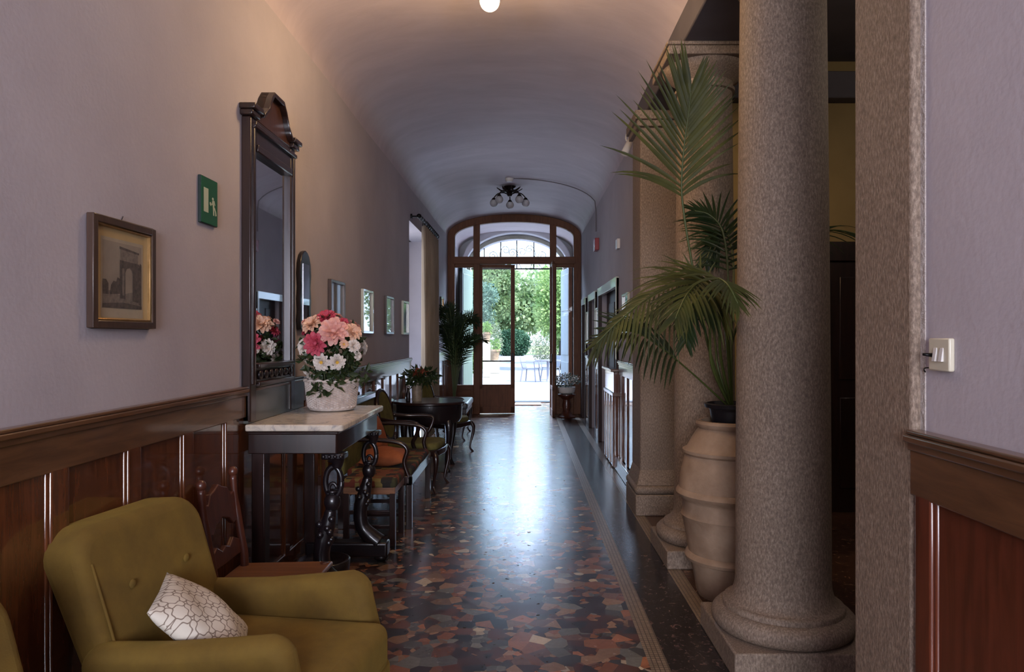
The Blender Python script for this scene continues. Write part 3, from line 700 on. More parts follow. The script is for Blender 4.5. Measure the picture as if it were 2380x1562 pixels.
# ================================================================ BASKET OF PEONIES
bx, by, bz = -1.20, 4.53, 1.0
K = thing('wicker_basket', 'white wicker basket full of peonies on the marble console', 'basket', (bx, by, bz))
prof = [(0, .004), (.10, 0), (.132, .006), (.142, .02)]+[(.142+.018*k/22, .02+.155*k/22) for k in range(1, 23)]+[(.166, .178), (.168, .186), (.158, .19), (.15, .18), (.13, .05), (0, .04)]
def weave(r, i, k):
    if 3 < k < 26: return r+(.005 if (i//2+k) % 2 else -.005)
    return r
MB().lathe(prof, (bx, by, bz), 112, f=weave).build('woven_body', WICKER, K)
b = MB(); n = 120
pts = [(bx+(.163+.004*math.cos(k*.9))*math.cos(2*PI*k/n), by+(.163+.004*math.cos(k*.9))*math.sin(2*PI*k/n), bz+.187+.004*math.sin(k*.9)) for k in range(n+1)]
b.tube(pts, .008, 6); b.build('braided_rim', WICKER, K, smooth=True)

FL = thing('peony_arrangement', 'round arrangement of pink and cream peonies in the white basket', 'flowers', (bx, by, bz+.19))
FC = Vector((bx+.0, by-.0, 1.385)); FR = .215
def flower(c, R, d, mat, cmat=None, layers=5, name='peony'):
    # cupped layered petals round the direction d
    d = Vector(d).normalized(); u = d.orthogonal().normalized(); v = d.cross(u); b = MB()
    for L in range(layers):
        f = 1-L/(layers+.3); n = max(4, int(9*f)+3); op = (1.12*f+.1)
        for k in range(n):
            a = 2*PI*(k+.5*(L % 2))/n+random.uniform(-.12, .12); wv = .62*R*(f*.55+.6)*random.uniform(.85, 1.1); ln = R*(.62+.5*f)*random.uniform(.9, 1.06)
            rad = u*math.cos(a)+v*math.sin(a); tan = -u*math.sin(a)+v*math.cos(a); pts = []
            for i in range(5):
                s_ = i/4; ang = op*(.35+.75*s_)
                pos = c+rad*(ln*s_*math.sin(ang)+R*.04)+d*(ln*s_*math.cos(ang)-R*.22)
                wd = wv*math.sin(PI*min(.93, .14+.72*s_)) 
                for j in (-1, -.5, 0, .5, 1):
                    cup = (abs(j)**2)*wv*.35
                    rf = random.uniform(-.03, .03)*R if i == 4 else 0
                    pts.append(pos+tan*wd*j*.5-rad*cup*.3+d*(cup*.4+rf))
            b.quadgrid(pts, 5, 5)
    o = b.build(name, mat, FL, smooth=True)
    b = MB(); b.ball(c+d*R*.1, R*(.24 if cmat else .2), 10, 7); cc = b.build('flower_centre', cmat or mat, o, smooth=True)
    return o
fls = [(775, 767, 33, PK_LIGHT, None), (731, 798, 27, PK_DEEP, None), (758, 733, 24, PK_DEEP, None), (722, 750, 25, PEACH, None), (821, 770, 22, PEACH, None),
       (746, 843, 19, CREAM, YELLOWC), (784, 843, 19, CREAM, YELLOWC), (692, 806, 18, CREAM, None), (824, 804, 16, CREAM, None), (694, 864, 17, CREAM, YELLOWC),
       (682, 768, 13, PK_DEEP, None), (690, 746, 9, PK_LIGHT, None), (684, 833, 12, CREAM, None), (833, 828, 10, CREAM, None), (722, 879, 13, CREAM, None), (713, 815, 6, CREAM, None),
       (800, 746, 12, PK_DEEP, None), (800, 800, 10, PEACH, YELLOWC)]
for px, py, r_, m_, cm in fls:
    Rm = r_*4.4/F
    # ray through the pixel, meet the dome
    Y0 = FC.y; dx = (px-CX)/F; dz = -(py-CY)/F; lo = None
    for k in range(60):
        Y = FC.y-FR+FR*k/45
        if (Vector((dx*Y, Y, H+dz*Y))-FC).length < FR*1.0: lo = Y; break
    if lo is None: lo = FC.y-.03
    c = Vector((dx*lo, lo, H+dz*lo)); 
    if c.x < -1.385+Rm*.8: c.x = -1.385+Rm*.8
    d = (c-FC); d.normalize(); d = (d+Vector((0.05, -.35, .1))).normalized()
    flower(c-d*Rm*.25, Rm, d, m_, cm, 5 if r_ > 12 else 3)
for k, (dx_, dy_, dz_, m_, r_) in enumerate(((-.06, .10, .16, PEACH, .055), (.1, .14, .12, PK_LIGHT, .055), (-.12, .0, .1, MAUVE, .045), (-.10, .12, .02, MAUVE, .05), (.17, .1, .0, CREAM, .045), (.03, .2, .03, PK_DEEP, .05), (-.11, -.02, -.02, CREAM, .035), (0, .05, .19, PK_LIGHT, .05))):
    c = FC+Vector((dx_, dy_, dz_)); flower(c, r_, c-FC, m_, None, 4)
def leafcloud(c, R, n, sz, b=None, shell=.55, flat=1.0, up=0, asp=.45, drop=0):
    b = b or MB(); c = Vector(c); bm = b.bm
    for _ in range(n):
        while True:
            p = Vector((random.uniform(-1, 1), random.uniform(-1, 1), random.uniform(-1, 1)))
            if shell <= p.length <= 1: break
        q = c+Vector((p.x*R[0], p.y*R[1], p.z*R[2])); s_ = sz*random.uniform(.6, 1.3)
        d = (p*.6+Vector((random.gauss(0, .6), random.gauss(0, .6), random.gauss(0, .6)+up))).normalized(); w = d.orthogonal().normalized(); w = (Matrix.Rotation(random.uniform(0, 6.28), 3, d) @ w)
        nn_ = d.cross(w)*s_*.12
        a = bm.verts.new(q); e = bm.verts.new(q+d*s_); l = bm.verts.new(q+d*s_*.45+w*s_*asp+nn_); r_ = bm.verts.new(q+d*s_*.45-w*s_*asp+nn_)
        bm.faces.new((a, l, e)); bm.faces.new((a, e, r_))
    return b
b = leafcloud(FC+Vector((0, 0, .0)), (.19, .19, .18), 520, .05, shell=.3, asp=.3)
leafcloud((bx+.02, by-.13, 1.245), (.14, .05, .035), 70, .05, b, .2, asp=.28)
for x, y, z in ((bx-.05, by-.19, 1.15), (bx-.02, by-.18, 1.13), (bx+.07, by-.18, 1.17), (bx+.17, by-.08, 1.2), (bx+.2, by-.03, 1.22)):
    leafcloud((x, y, z), (.03, .02, .05), 16, .05, b, .1, asp=.3)
b.build('foliage', LEAFDARK, FL)
b = MB()
for k in range(10):
    a = k*.63; b.tube([(bx+.06*math.cos(a), by+.06*math.sin(a), 1.06), (bx+.1*math.cos(a), by+.1*math.sin(a), 1.35)], .004, 5)
b.build('stems', PALMSTEM, FL)

# ================================================================ PICTURES, SIGN, SMALL WALL THINGS
def picture(name, y0, y1, z0, z1, label, side=1, fm=FRAMEWOOD, fw_=.022, dep=.028, inner=GLAZED, xw=XL, group=None, gilt=True, cat='picture'):
    x0 = xw; s = side; P = thing(name, label, cat, (xw, (y0+y1)/2, z0), 0, group)
    def bx_(b, a, c, *r): b.box(min(x0+s*a, x0+s*c), max(x0+s*a, x0+s*c), *r)
    b = MB(); bx_(b, .002, dep, y0, y0+fw_, z0, z1); bx_(b, .002, dep, y1-fw_, y1, z0, z1); bx_(b, .002, dep, y0+fw_, y1-fw_, z0, z0+fw_); bx_(b, .002, dep, y0+fw_, y1-fw_, z1-fw_, z1); b.build('frame', fm, P, .003)
    if gilt:
        g_ = .008; b = MB(); a0, a1, c0, c1_ = y0+fw_, y1-fw_, z0+fw_, z1-fw_
        bx_(b, .008, dep-.006, a0, a0+g_, c0, c1_); bx_(b, .008, dep-.006, a1-g_, a1, c0, c1_); bx_(b, .008, dep-.006, a0, a1, c0, c0+g_); bx_(b, .008, dep-.006, a0, a1, c1_-g_, c1_); b.build('gilt_slip', GILT, P, .002)
    b = MB(); bx_(b, .004, .010, y0+fw_, y1-fw_, z0+fw_, z1-fw_); b.build('glazed_print', inner, P)
    return P
P = picture('framed_engraving', 2.45, 2.865, 1.482, 1.87, 'brown framed engraving of a triumphal arch on the left wall', inner=PRINT_MAT, fw_=.026)
py0, py1, pz0, pz1 = 2.53, 2.785, 1.555, 1.79
def flat(b, pts, x, mi): b.poly([(x, y, z) for y, z in pts], mi)
b = MB(); X = XL+.0106
flat(b, [(py0-.01, pz0-.035), (py1+.012, pz0-.035), (py1+.012, pz1+.012), (py0-.01, pz1+.012)], X, 0)
flat(b, [(py0, pz0), (py1, pz0), (py1, pz1), (py0, pz1)], X+.0003, 1)
def u2(u, v): return (py0+(py1-py0)*u, pz0+(pz1-pz0)*v)
flat(b, [u2(*q) for q in ((0, 0), (1, 0), (1, .22), (.75, .26), (.4, .2), (.2, .27), (0, .22))], X+.0006, 3)
flat(b, [u2(*q) for q in ((0, .2), (.14, .2), (.14, .36), (.08, .42), (0, .42))], X+.0009, 2)
flat(b, [u2(*q) for q in ((.17, .2), (.42, .22), (.42, .45), (.36, .47), (.33, .4), (.26, .41), (.2, .34))], X+.0009, 2)
flat(b, [u2(*q) for q in ((.42, .15), (.56, .15), (.56, .55), (.60, .62), (.68, .64), (.74, .6), (.76, .55), (.76, .12), (.92, .1), (.92, .70), (.42, .70))], X+.0012, 2)
flat(b, [u2(*q) for q in ((.48, .2), (.53, .2), (.53, .62), (.48, .62))], X+.0015, 3)
flat(b, [u2(*q) for q in ((.42, .70), (.93, .68), (.93, .72), (.42, .74))], X+.0015, 2)
flat(b, [u2(*q) for q in ((.44, .74), (.9, .72), (.9, .88), (.44, .92))], X+.0012, 3)
flat(b, [u2(*q) for q in ((.41, .91), (.93, .87), (.93, .90), (.41, .95))], X+.0015, 2)
flat(b, [u2(*q) for q in ((.92, .08), (1, .05), (1, .72), (.96, .74), (.92, .66))], X+.0009, 2)
flat(b, [u2(*q) for q in ((.0, .0), (1, 0), (1, .05), (.5, .09), (0, .06))], X+.0018, 2)
b.build('engraving', [PRINT_PAPER, PRINT_SKY, PRINT_INK, PRINT_MID], P)
MB().tube([(XL+.002, 2.66, 1.872), (XL+.012, 2.655, 1.89)], .003, 6).build('hanging_hook', CHROME, P)
for k, (y0, lab) in enumerate(((5.44, 'glazed framed picture just behind the peonies, nearest the mirror'), (6.53, 'glazed framed picture reflecting green garden, first past the peonies'),
                              (7.61, 'glazed framed picture above the round table area, second past the peonies'), (8.66, 'glazed framed picture nearest the curtained opening'))):
    picture('framed_picture', y0, y0+.43, 1.485, 1.885, lab, fm=PALEFRAME if k in (1, 3) else FRAMEWOOD, gilt=False, group='framed pictures along the left wall')
picture('framed_picture', 7.28, 7.72, 1.5, 1.90, 'glazed picture on the right wall above the far wainscot', side=-1, xw=XR, fm=PALEFRAME, gilt=False)
picture('framed_picture', 10.32, 10.64, 1.45, 1.87, 'narrow pale framed picture between the first two doorways', side=-1, xw=XR, fm=PALEFRAME, gilt=False)
picture('framed_picture', 11.95, 12.30, 1.35, 1.87, 'narrow pale framed picture between the last two doorways', side=-1, xw=XR, fm=PALEFRAME, gilt=False)
picture('framed_picture', 12.55, 12.95, 1.75, 2.15, 'small dark framed picture beside the glazed end door', fm=DARKWOOD)
# narrow carved looking glass beside the big mirror
S = thing('looking_glass', 'narrow dark looking glass with a rounded top right of the tall mirror', 'mirror', (XL, 4.82, 1.5))
pr = [(4.70, 1.50), (4.92, 1.50), (4.935, 1.56), (4.92, 1.62), (4.93, 1.70), (4.915, 1.78), (4.93, 1.86), (4.92, 1.93), (4.89, 1.985), (4.85, 2.01), (4.81, 2.02), (4.77, 2.01), (4.73, 1.985), (4.70, 1.93), (4.69, 1.86), (4.705, 1.78), (4.69, 1.70), (4.70, 1.62), (4.685, 1.56)]
MB().prism(pr, 'x', XL+.002, XL+.03).build('carved_frame', EBONY, S, .005)
MB().box(XL+.028, XL+.033, 4.745, 4.875, 1.56, 1.93).build('glass', MIRROR, S)
# emergency exit sign
E = thing('exit_sign', 'green emergency exit sign with a running figure and a doorway', 'sign', (XL, 3.375, 1.97))
ey0, ey1, ez0, ez1 = 3.29, 3.46, 1.972, 2.18
GREEN = plain('sign_green', rgb(14, 92, 56), .35, coat=.3); SIGNW = plain('sign_white', rgb(190, 200, 176), .5)
MB().box(XL+.001, XL+.015, ey0-.003, ey1+.003, ez0-.003, ez1+.003).build('edge_frame', plain('dark_green_edge', rgb(12, 34, 30), .5), E, .002)
MB().box(XL+.012, XL+.0164, ey0, ey1, ez0, ez1).build('plate', GREEN, E)
EX = XL+.0168
def eu(u, v): return (EX, ey0+(ey1-ey0)*u, ez0+(ez1-ez0)*v)
b = MB(); b.poly([eu(.13, .24), eu(.42, .24), eu(.42, .77), eu(.13, .77)]); b.build('door_symbol', SIGNW, E)
b = MB(); b.poly([eu(.5, .44), eu(.58, .41), eu(.62, .46), eu(.56, .5), eu(.5, .49)]); b.build('arrow_symbol', SIGNW, E)
b = MB(); cx_, cz_ = .70, .585
b.poly([eu(cx_+.055*math.cos(a*PI/6), cz_+.035*math.sin(a*PI/6)) for a in range(12)])
for q in (((.66, .54), (.80, .56), (.86, .46), (.82, .45), (.78, .50), (.80, .38), (.70, .38)), ((.66, .54), (.62, .45), (.66, .44), (.70, .49)), ((.70, .38), (.72, .22), (.79, .22), (.78, .38)), ((.76, .39), (.84, .30), (.86, .22), (.94, .24), (.91, .32), (.82, .41))):
    b.poly([eu(*w_) for w_ in q])
b.build('running_figure', SIGNW, E)
# light switch
S = thing('light_switch', 'cream double rocker light switch plate on the right wall', 'switch', (XN, 1.69, 1.37))
b = MB(); b.box(XN-.014, XN, 1.645, 1.73, 1.372, 1.448); b.build('plate', CREAMPL, S, .004, 3)
for y0 in (1.667, 1.693):
    b = MB(); b.hexa([(XN-.02, y0, 1.394), (XN-.012, y0, 1.394), (XN-.012, y0+.014, 1.394), (XN-.02, y0+.014, 1.394), (XN-.015, y0, 1.426), (XN-.01, y0, 1.426), (XN-.01, y0+.014, 1.426), (XN-.015, y0+.014, 1.426)]); b.build('rocker', WHITEPL, S, .001)
MB().tube([(XN-.012, 1.715, 1.408), (XN-.034, 1.717, 1.41)], [.005, .003], 8).build('pin', IRON, S, smooth=True)
tag(MB().tube(spline([(XN-.004, 1.725, 1.378), (XN-.012, 1.745, 1.377), (XN-.008, 1.76, 1.372), (XN-.003, 1.762, 1.366)], 5), .0016, 5).build('loose_wire', IRON, smooth=True), 'thin loose wire end running from the light switch to the pier', 'wire')
# rough plaster edge by the pier
struct(MB().box(XN-.003, XN+.02, 1.765, 1.79, 1.225, 3.3).build('trim_14', noisy('broken_plaster', rgb(190, 176, 166), rgb(220, 208, 200), 60, .9, bump=1, bdist=.02)))
# fire alarm, small box, spotlight, smoke detector, ceiling wire
A_ = thing('fire_alarm', 'small dark red fire alarm box high on the right wall', 'alarm', (XR, 10.5, 2.7))
MB().box(XR-.06, XR, 10.36, 10.62, 2.69, 2.86).build('housing', RED, A_, .006)
MB().box(XR-.066, XR-.058, 10.42, 10.5, 2.705, 2.74).build('lens', WHITEPL, A_, .002)
tag(MB().box(XR-.035, XR, 8.05, 8.2, 2.43, 2.54).build('junction_box', WHITEPL, bevel=.006), 'small white box high on the right wall above the doorway', 'junction box')
L_ = thing('wall_spotlight', 'small silvery spotlight with bracket high beside the far pier', 'spotlight', (XR, 6.9, 3.3))
MB().cyl((XR, 6.9, 3.36), (XR-.05, 6.9, 3.36), .035, 16).build('rosette', CHROME, L_, smooth='auto')
MB().tube(spline([(XR-.05, 6.9, 3.36), (XR-.085, 6.9, 3.37), (XR-.095, 6.9, 3.32), (XR-.07, 6.9, 3.28)], 4), .008, 8).build('bracket', WHITEPL, L_, smooth=True)
MB().tube([(XR-.05, 6.87, 3.31), (XR-.12, 6.82, 3.16)], [.03, .038], 14).build('lamp_head', WHITEPL, L_, smooth='auto')
def vz(x): u = min(1, abs(x-AX)/AH); return ZS+RISE*(1-u*u)**.5
SD = tag(MB().lathe([(0, -.055), (.04, -.055), (.06, -.03), (.065, 0), (0, 0)], (-.24, 10.7, vz(-.24)-.0), 24).build('smoke_detector', WHITEPL, smooth='auto'), 'round grey smoke detector on the vault behind the hanging lamp', 'detector')
pts = [(-.2+(XR-.03+.2)*k/20, 10.7, vz(-.2+(XR-.03+.2)*k/20)-.008) for k in range(21)]+[(XR-.012, 10.7, 3.3), (XR-.012, 10.7, 3.0)]
tag(MB().tube(pts, .007, 5).build('ceiling_cable', plain('grey_cable', rgb(110, 100, 100), .6), smooth=True), 'thin grey cable curving over the vault to the right wall', 'cable')

# ================================================================ CHANDELIERS
BRONZE = plain('dark_bronze', rgb(40, 28, 24), .4, .6)
def chandelier(label, x, y, lit, zc):
    C = thing('ceiling_lamp', label, 'ceiling lamp', (x, y, zc-.3), 0, 'leafy bronze ceiling lamps on the vault')
    MB().lathe([(0, -.16), (.03, -.15), (.05, -.11), (.035, -.07), (.05, -.04), (.09, -.012), (.10, .012), (0, .012)], (x, y, zc), 24).build('ceiling_rose', BRONZE, C, smooth='auto')
    for k in range(8):
        a = 2*PI*k/8+.2; d = Vector((math.cos(a), math.sin(a), 0)); p = Vector((-math.sin(a), math.cos(a), 0)); pts = []
        for i in range(6):
            s_ = i/5; w_ = .035*math.sin(PI*(.1+.88*s_)); c = Vector((x, y, zc-.05))+d*(.05+.15*s_)+Vector((0, 0, -.03*math.sin(PI*s_*1.2)))
            for j in (-1, 0, 1): pts.append(c+p*w_*j+Vector((0, 0, .01*abs(j))))
        b = MB(); b.quadgrid(pts, 6, 3); b.build('leaf_ornament', BRONZE, C, solid=.004, smooth=True)
    zz = .24
    for k in range(5):
        a = 2*PI*k/5+PI/2; d = Vector((math.cos(a), math.sin(a), 0)); o = Vector((x, y, zc))
        pts = [o+d*.03+Vector((0, 0, -.12)), o+d*.10+Vector((0, 0, -.09)), o+d*.19+Vector((0, 0, -.10)), o+d*.25+Vector((0, 0, -.15)), o+d*.26+Vector((0, 0, -.18))]
        arm = MB().tube(spline(pts, 4), .009, 8).build('arm', BRONZE, C, smooth=True)
        g0 = o+d*.26+Vector((0, 0, -zz))
        MB().lathe([(0, .085), (.02, .08), (.035, .055), (.05, .035), (.045, .03), (0, .04)], g0, 14).build('leaf_cup', BRONZE, C, smooth=True)
        G = MB().ball(g0, .062, 20, 13).build('glass_globe', GLOWBALL if lit else GLASSBALL, C, smooth=True)
    return C
chandelier('lit bronze ceiling lamp with glowing globes at the top of the photo', -.225, 4.30, True, 3.785)
chandelier('unlit bronze ceiling lamp with five glass globes before the end door', -.25, 11.3, False, 3.78)

# ================================================================ CURTAIN
R_ = thing('curtain_rod', 'black twisted iron curtain rod above the left wall opening', 'curtain rod', (XL, 10.2, 2.99))
rp = [(XL+.11, 9.32+ (11.3-9.32)*k/50, 3.0) for k in range(51)]
MB().tube(rp, [.024+.010*math.sin(k*1.4) for k in range(51)], 10).build('rod', IRON, R_, smooth=True)
for y0 in (9.38, 11.2):
    b = MB(); b.tube([(XL, y0, 3.0), (XL+.1, y0, 3.0)], .011, 8); b.cyl((XL, y0, 3.0), (XL+.02, y0, 3.0), .035, 14); b.build('bracket', IRON, R_, smooth='auto')
for k in range(9):
    y0 = 9.95+k*.15; n = 16
    MB().tube([(XL+.11+.04*math.cos(2*PI*i/n), y0+.006*math.sin(2*PI*i/n), 2.99+.04*math.sin(2*PI*i/n)) for i in range(n+1)], .005, 5).build('ring', IRON, R_, smooth=True)
b = MB(); pts = []
for i in range(90):
    u = i/89; y0 = 9.80+1.48*u
    for j in range(10):
        v_ = j/9; amp = .035+.012*v_
        pts.append((XL+.10+amp*math.sin(u*60+.6*math.sin(v_*2+u*9)), y0+.02*math.sin(v_*3), 2.95-2.9*v_))
b.quadgrid(pts, 90, 10); tag(b.build('curtain', CURTAIN, solid=.004, smooth=True), 'long beige curtain hanging from the iron rod on the left', 'curtain')

# ================================================================ STOOL, SETTEE, ARMCHAIRS, ROUND TABLE
S = thing('kilim_stool', 'square wooden stool with a kilim covered seat under the console end', 'stool', (-1.05, 5.3, 0))
x0, x1, y0, y1 = -1.27, -.90, 5.06, 5.46
MB().box(x0, x1, y0, y1, .40, .47).build('seat', KILIM, S, .022, 4)
MB().box(x0+.005, x1-.005, y0+.005, y1-.005, .36, .41).build('seat_rail', OAK, S, .004)
for x in (x0+.005, x1-.045):
    for y in (y0+.005, y1-.045):
        MB().box(x, x+.04, y, y+.04, 0, .37).build('leg', DARKWOOD, S, .003)
for z in (.22, .12):
    for ya in (y0+.015, y1-.035): MB().box(x0+.03, x1-.03, ya, ya+.02, z, z+.025).build('stretcher', DARKWOOD, S, .002)
B = thing('kilim_settee', 'long wooden settee with a kilim seat against the left wall', 'settee', (-1.15, 6.05, 0))
x0, x1, y0, y1 = -1.42, -.86, 5.52, 6.62
MB().box(x0+.06, x1-.01, y0+.03, y1-.03, .39, .45).build('seat', KILIM, B, .022, 4)
MB().box(x1-.025, x1, y0, y1, .33, .41).build('front_rail', DARKWOOD, B, .004)
for ya in (y0, y1-.03): MB().box(x0, x1, ya, ya+.03, .33, .40).build('side_rail', DARKWOOD, B, .004)
for x in (x0, x1-.045):
    for y in (y0, y1-.045): MB().box(x, x+.045, y, y+.045, 0, .35).build('leg', DARKWOOD, B, .003)
MB().box(x0, x0+.05, y0, y1, .40, .92).build('backrest', OLIVEFAB, B, .02, 3)
MB().box(x0-.005, x0+.06, y0-.01, y1+.01, .90, .96).build('crest_rail', DARKWOOD, B, .012, 3)
for y in (y0+.02, y1-.02):
    MB().tube(spline([(x0+.05, y, .66), (x0+.2, y, .675), (x1-.12, y, .655), (x1-.04, y, .60), (x1-.06, y, .50), (x1-.02, y, .38)], 5), .022, 8, flat=.8).build('arm', DARKWOOD, B, smooth=True)
cushion('orange_cushion', .36, .36, .12, ORANGE, 'flat orange cushion lying on the settee seat', 'cushion', frame_from((-1.12, 5.78, .51), (1, .1, 0), (0, 1, .1)), 'orange cushions on the settee')
cushion('orange_cushion', .38, .38, .12, ORANGE, 'orange cushion leaning upright against the settee back', 'cushion', frame_from((-1.27, 6.2, .63), (.1, 1, -.25), (-.3, .25, 1)), 'orange cushions on the settee')
def cabriole(b_, x, y, z, dx, dy, r0=.022):
    d = Vector((dx, dy, 0)).normalized()*1.0
    pts = [Vector((x, y, z))+d*o+Vector((0, 0, h-z)) for o, h in ((0, z), (.03, z*.86), (.028, z*.62), (.0, z*.34), (-.012, z*.15), (.018, .012), (.03, 0))]
    sp = spline(pts, 4); b_.tube(sp, lerpl([r0, r0*1.25, r0*.9, r0*.62, r0*.5, r0*.65, r0*.7], len(sp)), 10)
def fauteuil(label, loc, rz, seatmat):
    C = thing('carved_armchair', label, 'armchair', loc, rz, 'carved armchairs by the round table')
    for x, y, dx, dy in ((.24, .25, .7, .7), (.24, -.25, .7, -.7), (-.22, .2, -.7, .4), (-.22, -.2, -.7, -.4)):
        b = MB(); cabriole(b, x, y, .38, dx, dy); b.build('leg', DARKWOOD, C, smooth=True, world=False)
    pl = [(-.25, -.22), (.2, -.28), (.27, -.2), (.29, 0), (.27, .2), (.2, .28), (-.25, .22)]
    b = MB(); b.prism(pl, 'z', .34, .40); b.build('seat_rail', DARKWOOD, C, .012, 3, world=False)
    b = MB(); b.prism([(x*.93, y*.93) for x, y in pl], 'z', .39, .46); b.build('seat', seatmat, C, .03, 4, world=False)
    oval = [(.21*math.cos(2*PI*k/28), .70+.235*math.sin(2*PI*k/28)) for k in range(28)]; ln = lambda z: -(z-.46)*.22
    b = MB(); b.prism(oval, 'x', -.27, -.235, lean=ln); b.build('back_pad', seatmat, C, .012, 3, world=False)
    b = MB(); b.tube([(-.25+ln(z), y, z) for y, z in oval]+[(-.25+ln(oval[0][1]), oval[0][0], oval[0][1])], .021, 8); b.build('back_frame', DARKWOOD, C, smooth=True, world=False)
    for s_ in (1, -1):
        MB().tube(spline([(-.29, s_*.205, .68), (-.15, s_*.27, .665), (.02, s_*.30, .665), (.10, s_*.30, .64), (.08, s_*.28, .55), (.04, s_*.265, .47), (.07, s_*.255, .39)], 5), .019, 8).build('arm', DARKWOOD, C, smooth=True, world=False)
        MB().tube([(-.23, s_*.12, .39), (-.25, s_*.13, .52)], .018, 8).build('back_support', DARKWOOD, C, smooth=True, world=False)
    return C
c0 = fauteuil('carved dark armchair with olive seat between settee and round table', (-1.06, 7.05, 0), math.radians(-6), OLIVEFAB)
c2 = dup(c0, 'carved_armchair', 'carved dark armchair on the far side of the round table', 'armchair', (-1.02, 9.15, 0), math.radians(-25), 'carved armchairs by the round table')
T = thing('round_table', 'round dark table with a deep apron and bowed legs', 'table', (-1.07, 8.12, 0))
MB().lathe([(0, .715), (.375, .715), (.395, .725), (.395, .74), (.385, .75), (0, .75)], (-1.07, 8.12, 0), 56).build('tabletop', DARKWOOD, T, smooth='auto')
MB().lathe([(.30, .52), (.335, .52), (.36, .56), (.365, .715), (.30, .715), (.30, .52)], (-1.07, 8.12, 0), 48).build('apron', EBONY, T, smooth='auto')
for k in range(4):
    a = PI/4+k*PI/2; d = (math.cos(a), math.sin(a)); b = MB()
    cabriole(b, -1.07+.31*d[0], 8.12+.31*d[1], .58, d[0], d[1], .034); b.build('leg', EBONY, T, smooth=True)
V = thing('table_vase', 'tall stone-coloured cylinder vase of red and green foliage on the round table', 'vase', (-1.19, 8.0, .75))
MB().lathe([(0, 0), (.05, 0), (.055, .02), (.058, .2), (.054, .205), (.05, .2), (.05, .02), (0, .02)], (-1.19, 8.0, .75), 28).build('body', noisy('stone_glaze', rgb(120, 108, 92), rgb(150, 136, 118), 20, .5), V, smooth='auto')
b = leafcloud((-1.15, 8.0, 1.02), (.19, .14, .08), 260, .08, shell=.1, asp=.2); b.build('foliage', LEAFDARK, V)
b = leafcloud((-1.14, 7.93, 1.06), (.06, .05, .04), 50, .05, shell=.1, asp=.35); b.build('red_blossom', leafmat('russet_petal', rgb(120, 50, 34), rgb(160, 80, 50), .1), V)
C_ = thing('cruet_bottle', 'small dark glass bottle with a pale cap on the round table', 'bottle', (-1.275, 7.93, .75))
MB().lathe([(0, 0), (.022, 0), (.024, .01), (.024, .09), (.012, .12), (.010, .145), (0, .145)], (-1.275, 7.93, .75), 16).build('body', EBONY, C_, smooth=True)
MB().lathe([(0, .14), (.014, .14), (.014, .17), (0, .175)], (-1.275, 7.93, .75), 12).build('cap', CHROME, C_, smooth=True)
S = thing('padded_bench', 'upholstered dark bench with bowed legs before the potted palm', 'bench', (-1.1, 10.7, 0))
MB().box(-1.29, -.81, 10.2, 11.3, .44, .53).build('seat', noisy('grey_leather', rgb(60, 62, 64), rgb(80, 82, 84), 9, .3), S, .03, 4)
MB().box(-1.27, -.83, 10.22, 11.28, .38, .45).build('seat_rail', DARKWOOD, S, .006)
for x, y, dx, dy in ((-.88, 10.25, 1, -.3), (-.88, 11.24, 1, .3), (-1.24, 10.25, -1, -.3), (-1.24, 11.24, -1, .3)):
    b = MB(); cabriole(b, x, y, .40, dx, dy); b.build('leg', DARKWOOD, S, smooth=True)

# ================================================================ PALMS
def frond(parent, path, nl, L0, prof, plane, mat=PALM, droop=.35, wid=.016, start=.3, ang=(55, 25), sides=(1, 1), stemr=(.010, .003), jit=.12, tip=1.0):
    """path: rachis points; leaflets spread both sides in the plane whose normal is `plane`"""
    pl = Vector(plane).normalized(); sp = spline(path, 8); m = len(sp)
    b = MB(); b.tube(sp, lerpl(stemr, m), 6, mi=1)
    for k in range(nl):
        t_ = start+(1-start)*k/(nl-1); f = t_*(m-1); i = min(int(f), m-2); p = sp[i].lerp(sp[i+1], f-i)
        T = (sp[min(i+1, m-1)]-sp[max(i-1, 0)]).normalized(); S_ = T.cross(pl).normalized(); q = (t_-start)/(1-start)
        ln = L0*prof(q); an = math.radians(ang[0]+(ang[1]-ang[0])*q)
        for s_ in (1, -1):
            l = ln*(sides[0] if s_ > 0 else sides[1])*random.uniform(.88, 1.08)
            if l < .02: continue
            d = (T*math.cos(an+random.uniform(-.06, .06))+S_*s_*math.sin(an)+pl*random.uniform(-jit, jit)).normalized()
            dr = (droop(q) if callable(droop) else droop)*random.uniform(.7, 1.35); pts = []; n = 7; c = p.copy(); dd = d.copy()
            w0 = wid*random.uniform(.85, 1.1); side = d.cross(pl).normalized()
            for j in range(n):
                u = j/(n-1); w_ = w0*(.35+.65*min(1, u*4))*(1-u)**.65 if u < 1 else 0
                nrm = side.cross(dd).normalized()
                pts += [c+side*w_, c-nrm*w_*.35, c-side*w_] 
                dd = (dd+Vector((0, 0, -dr*l*.9/(n-1)*3.2))).normalized(); c = c+dd*l/(n-1)
            b.quadgrid(pts, n, 3)
    return b.build('frond', [mat, PALMSTEM], parent, smooth=True)
JX, JY = 1.165, 4.13
J = thing('terracotta_jar', 'tall weathered terracotta oil jar with raised bands between the columns', 'jar', (JX, JY, 0))
prof = [(0, 0), (.185, 0), (.20, .03), (.215, .12), (.232, .195), (.258, .205), (.264, .222), (.256, .24), (.242, .248), (.258, .34), (.276, .435), (.284, .452), (.276, .466), (.274, .53), (.282, .545), (.302, .56), (.312, .578), (.306, .595), (.294, .605), (.288, .68), (.264, .775), (.258, .79), (.272, .802), (.274, .818), (.252, .83), (.226, .878), (.200, .92), (.184, .938), (.198, .95), (.203, .966), (.194, .98), (.172, .982), (.165, .96), (.16, .9), (0, .9)]
MB().lathe(prof, (JX, JY, 0), 64).build('body', TERRA, J, smooth='auto')
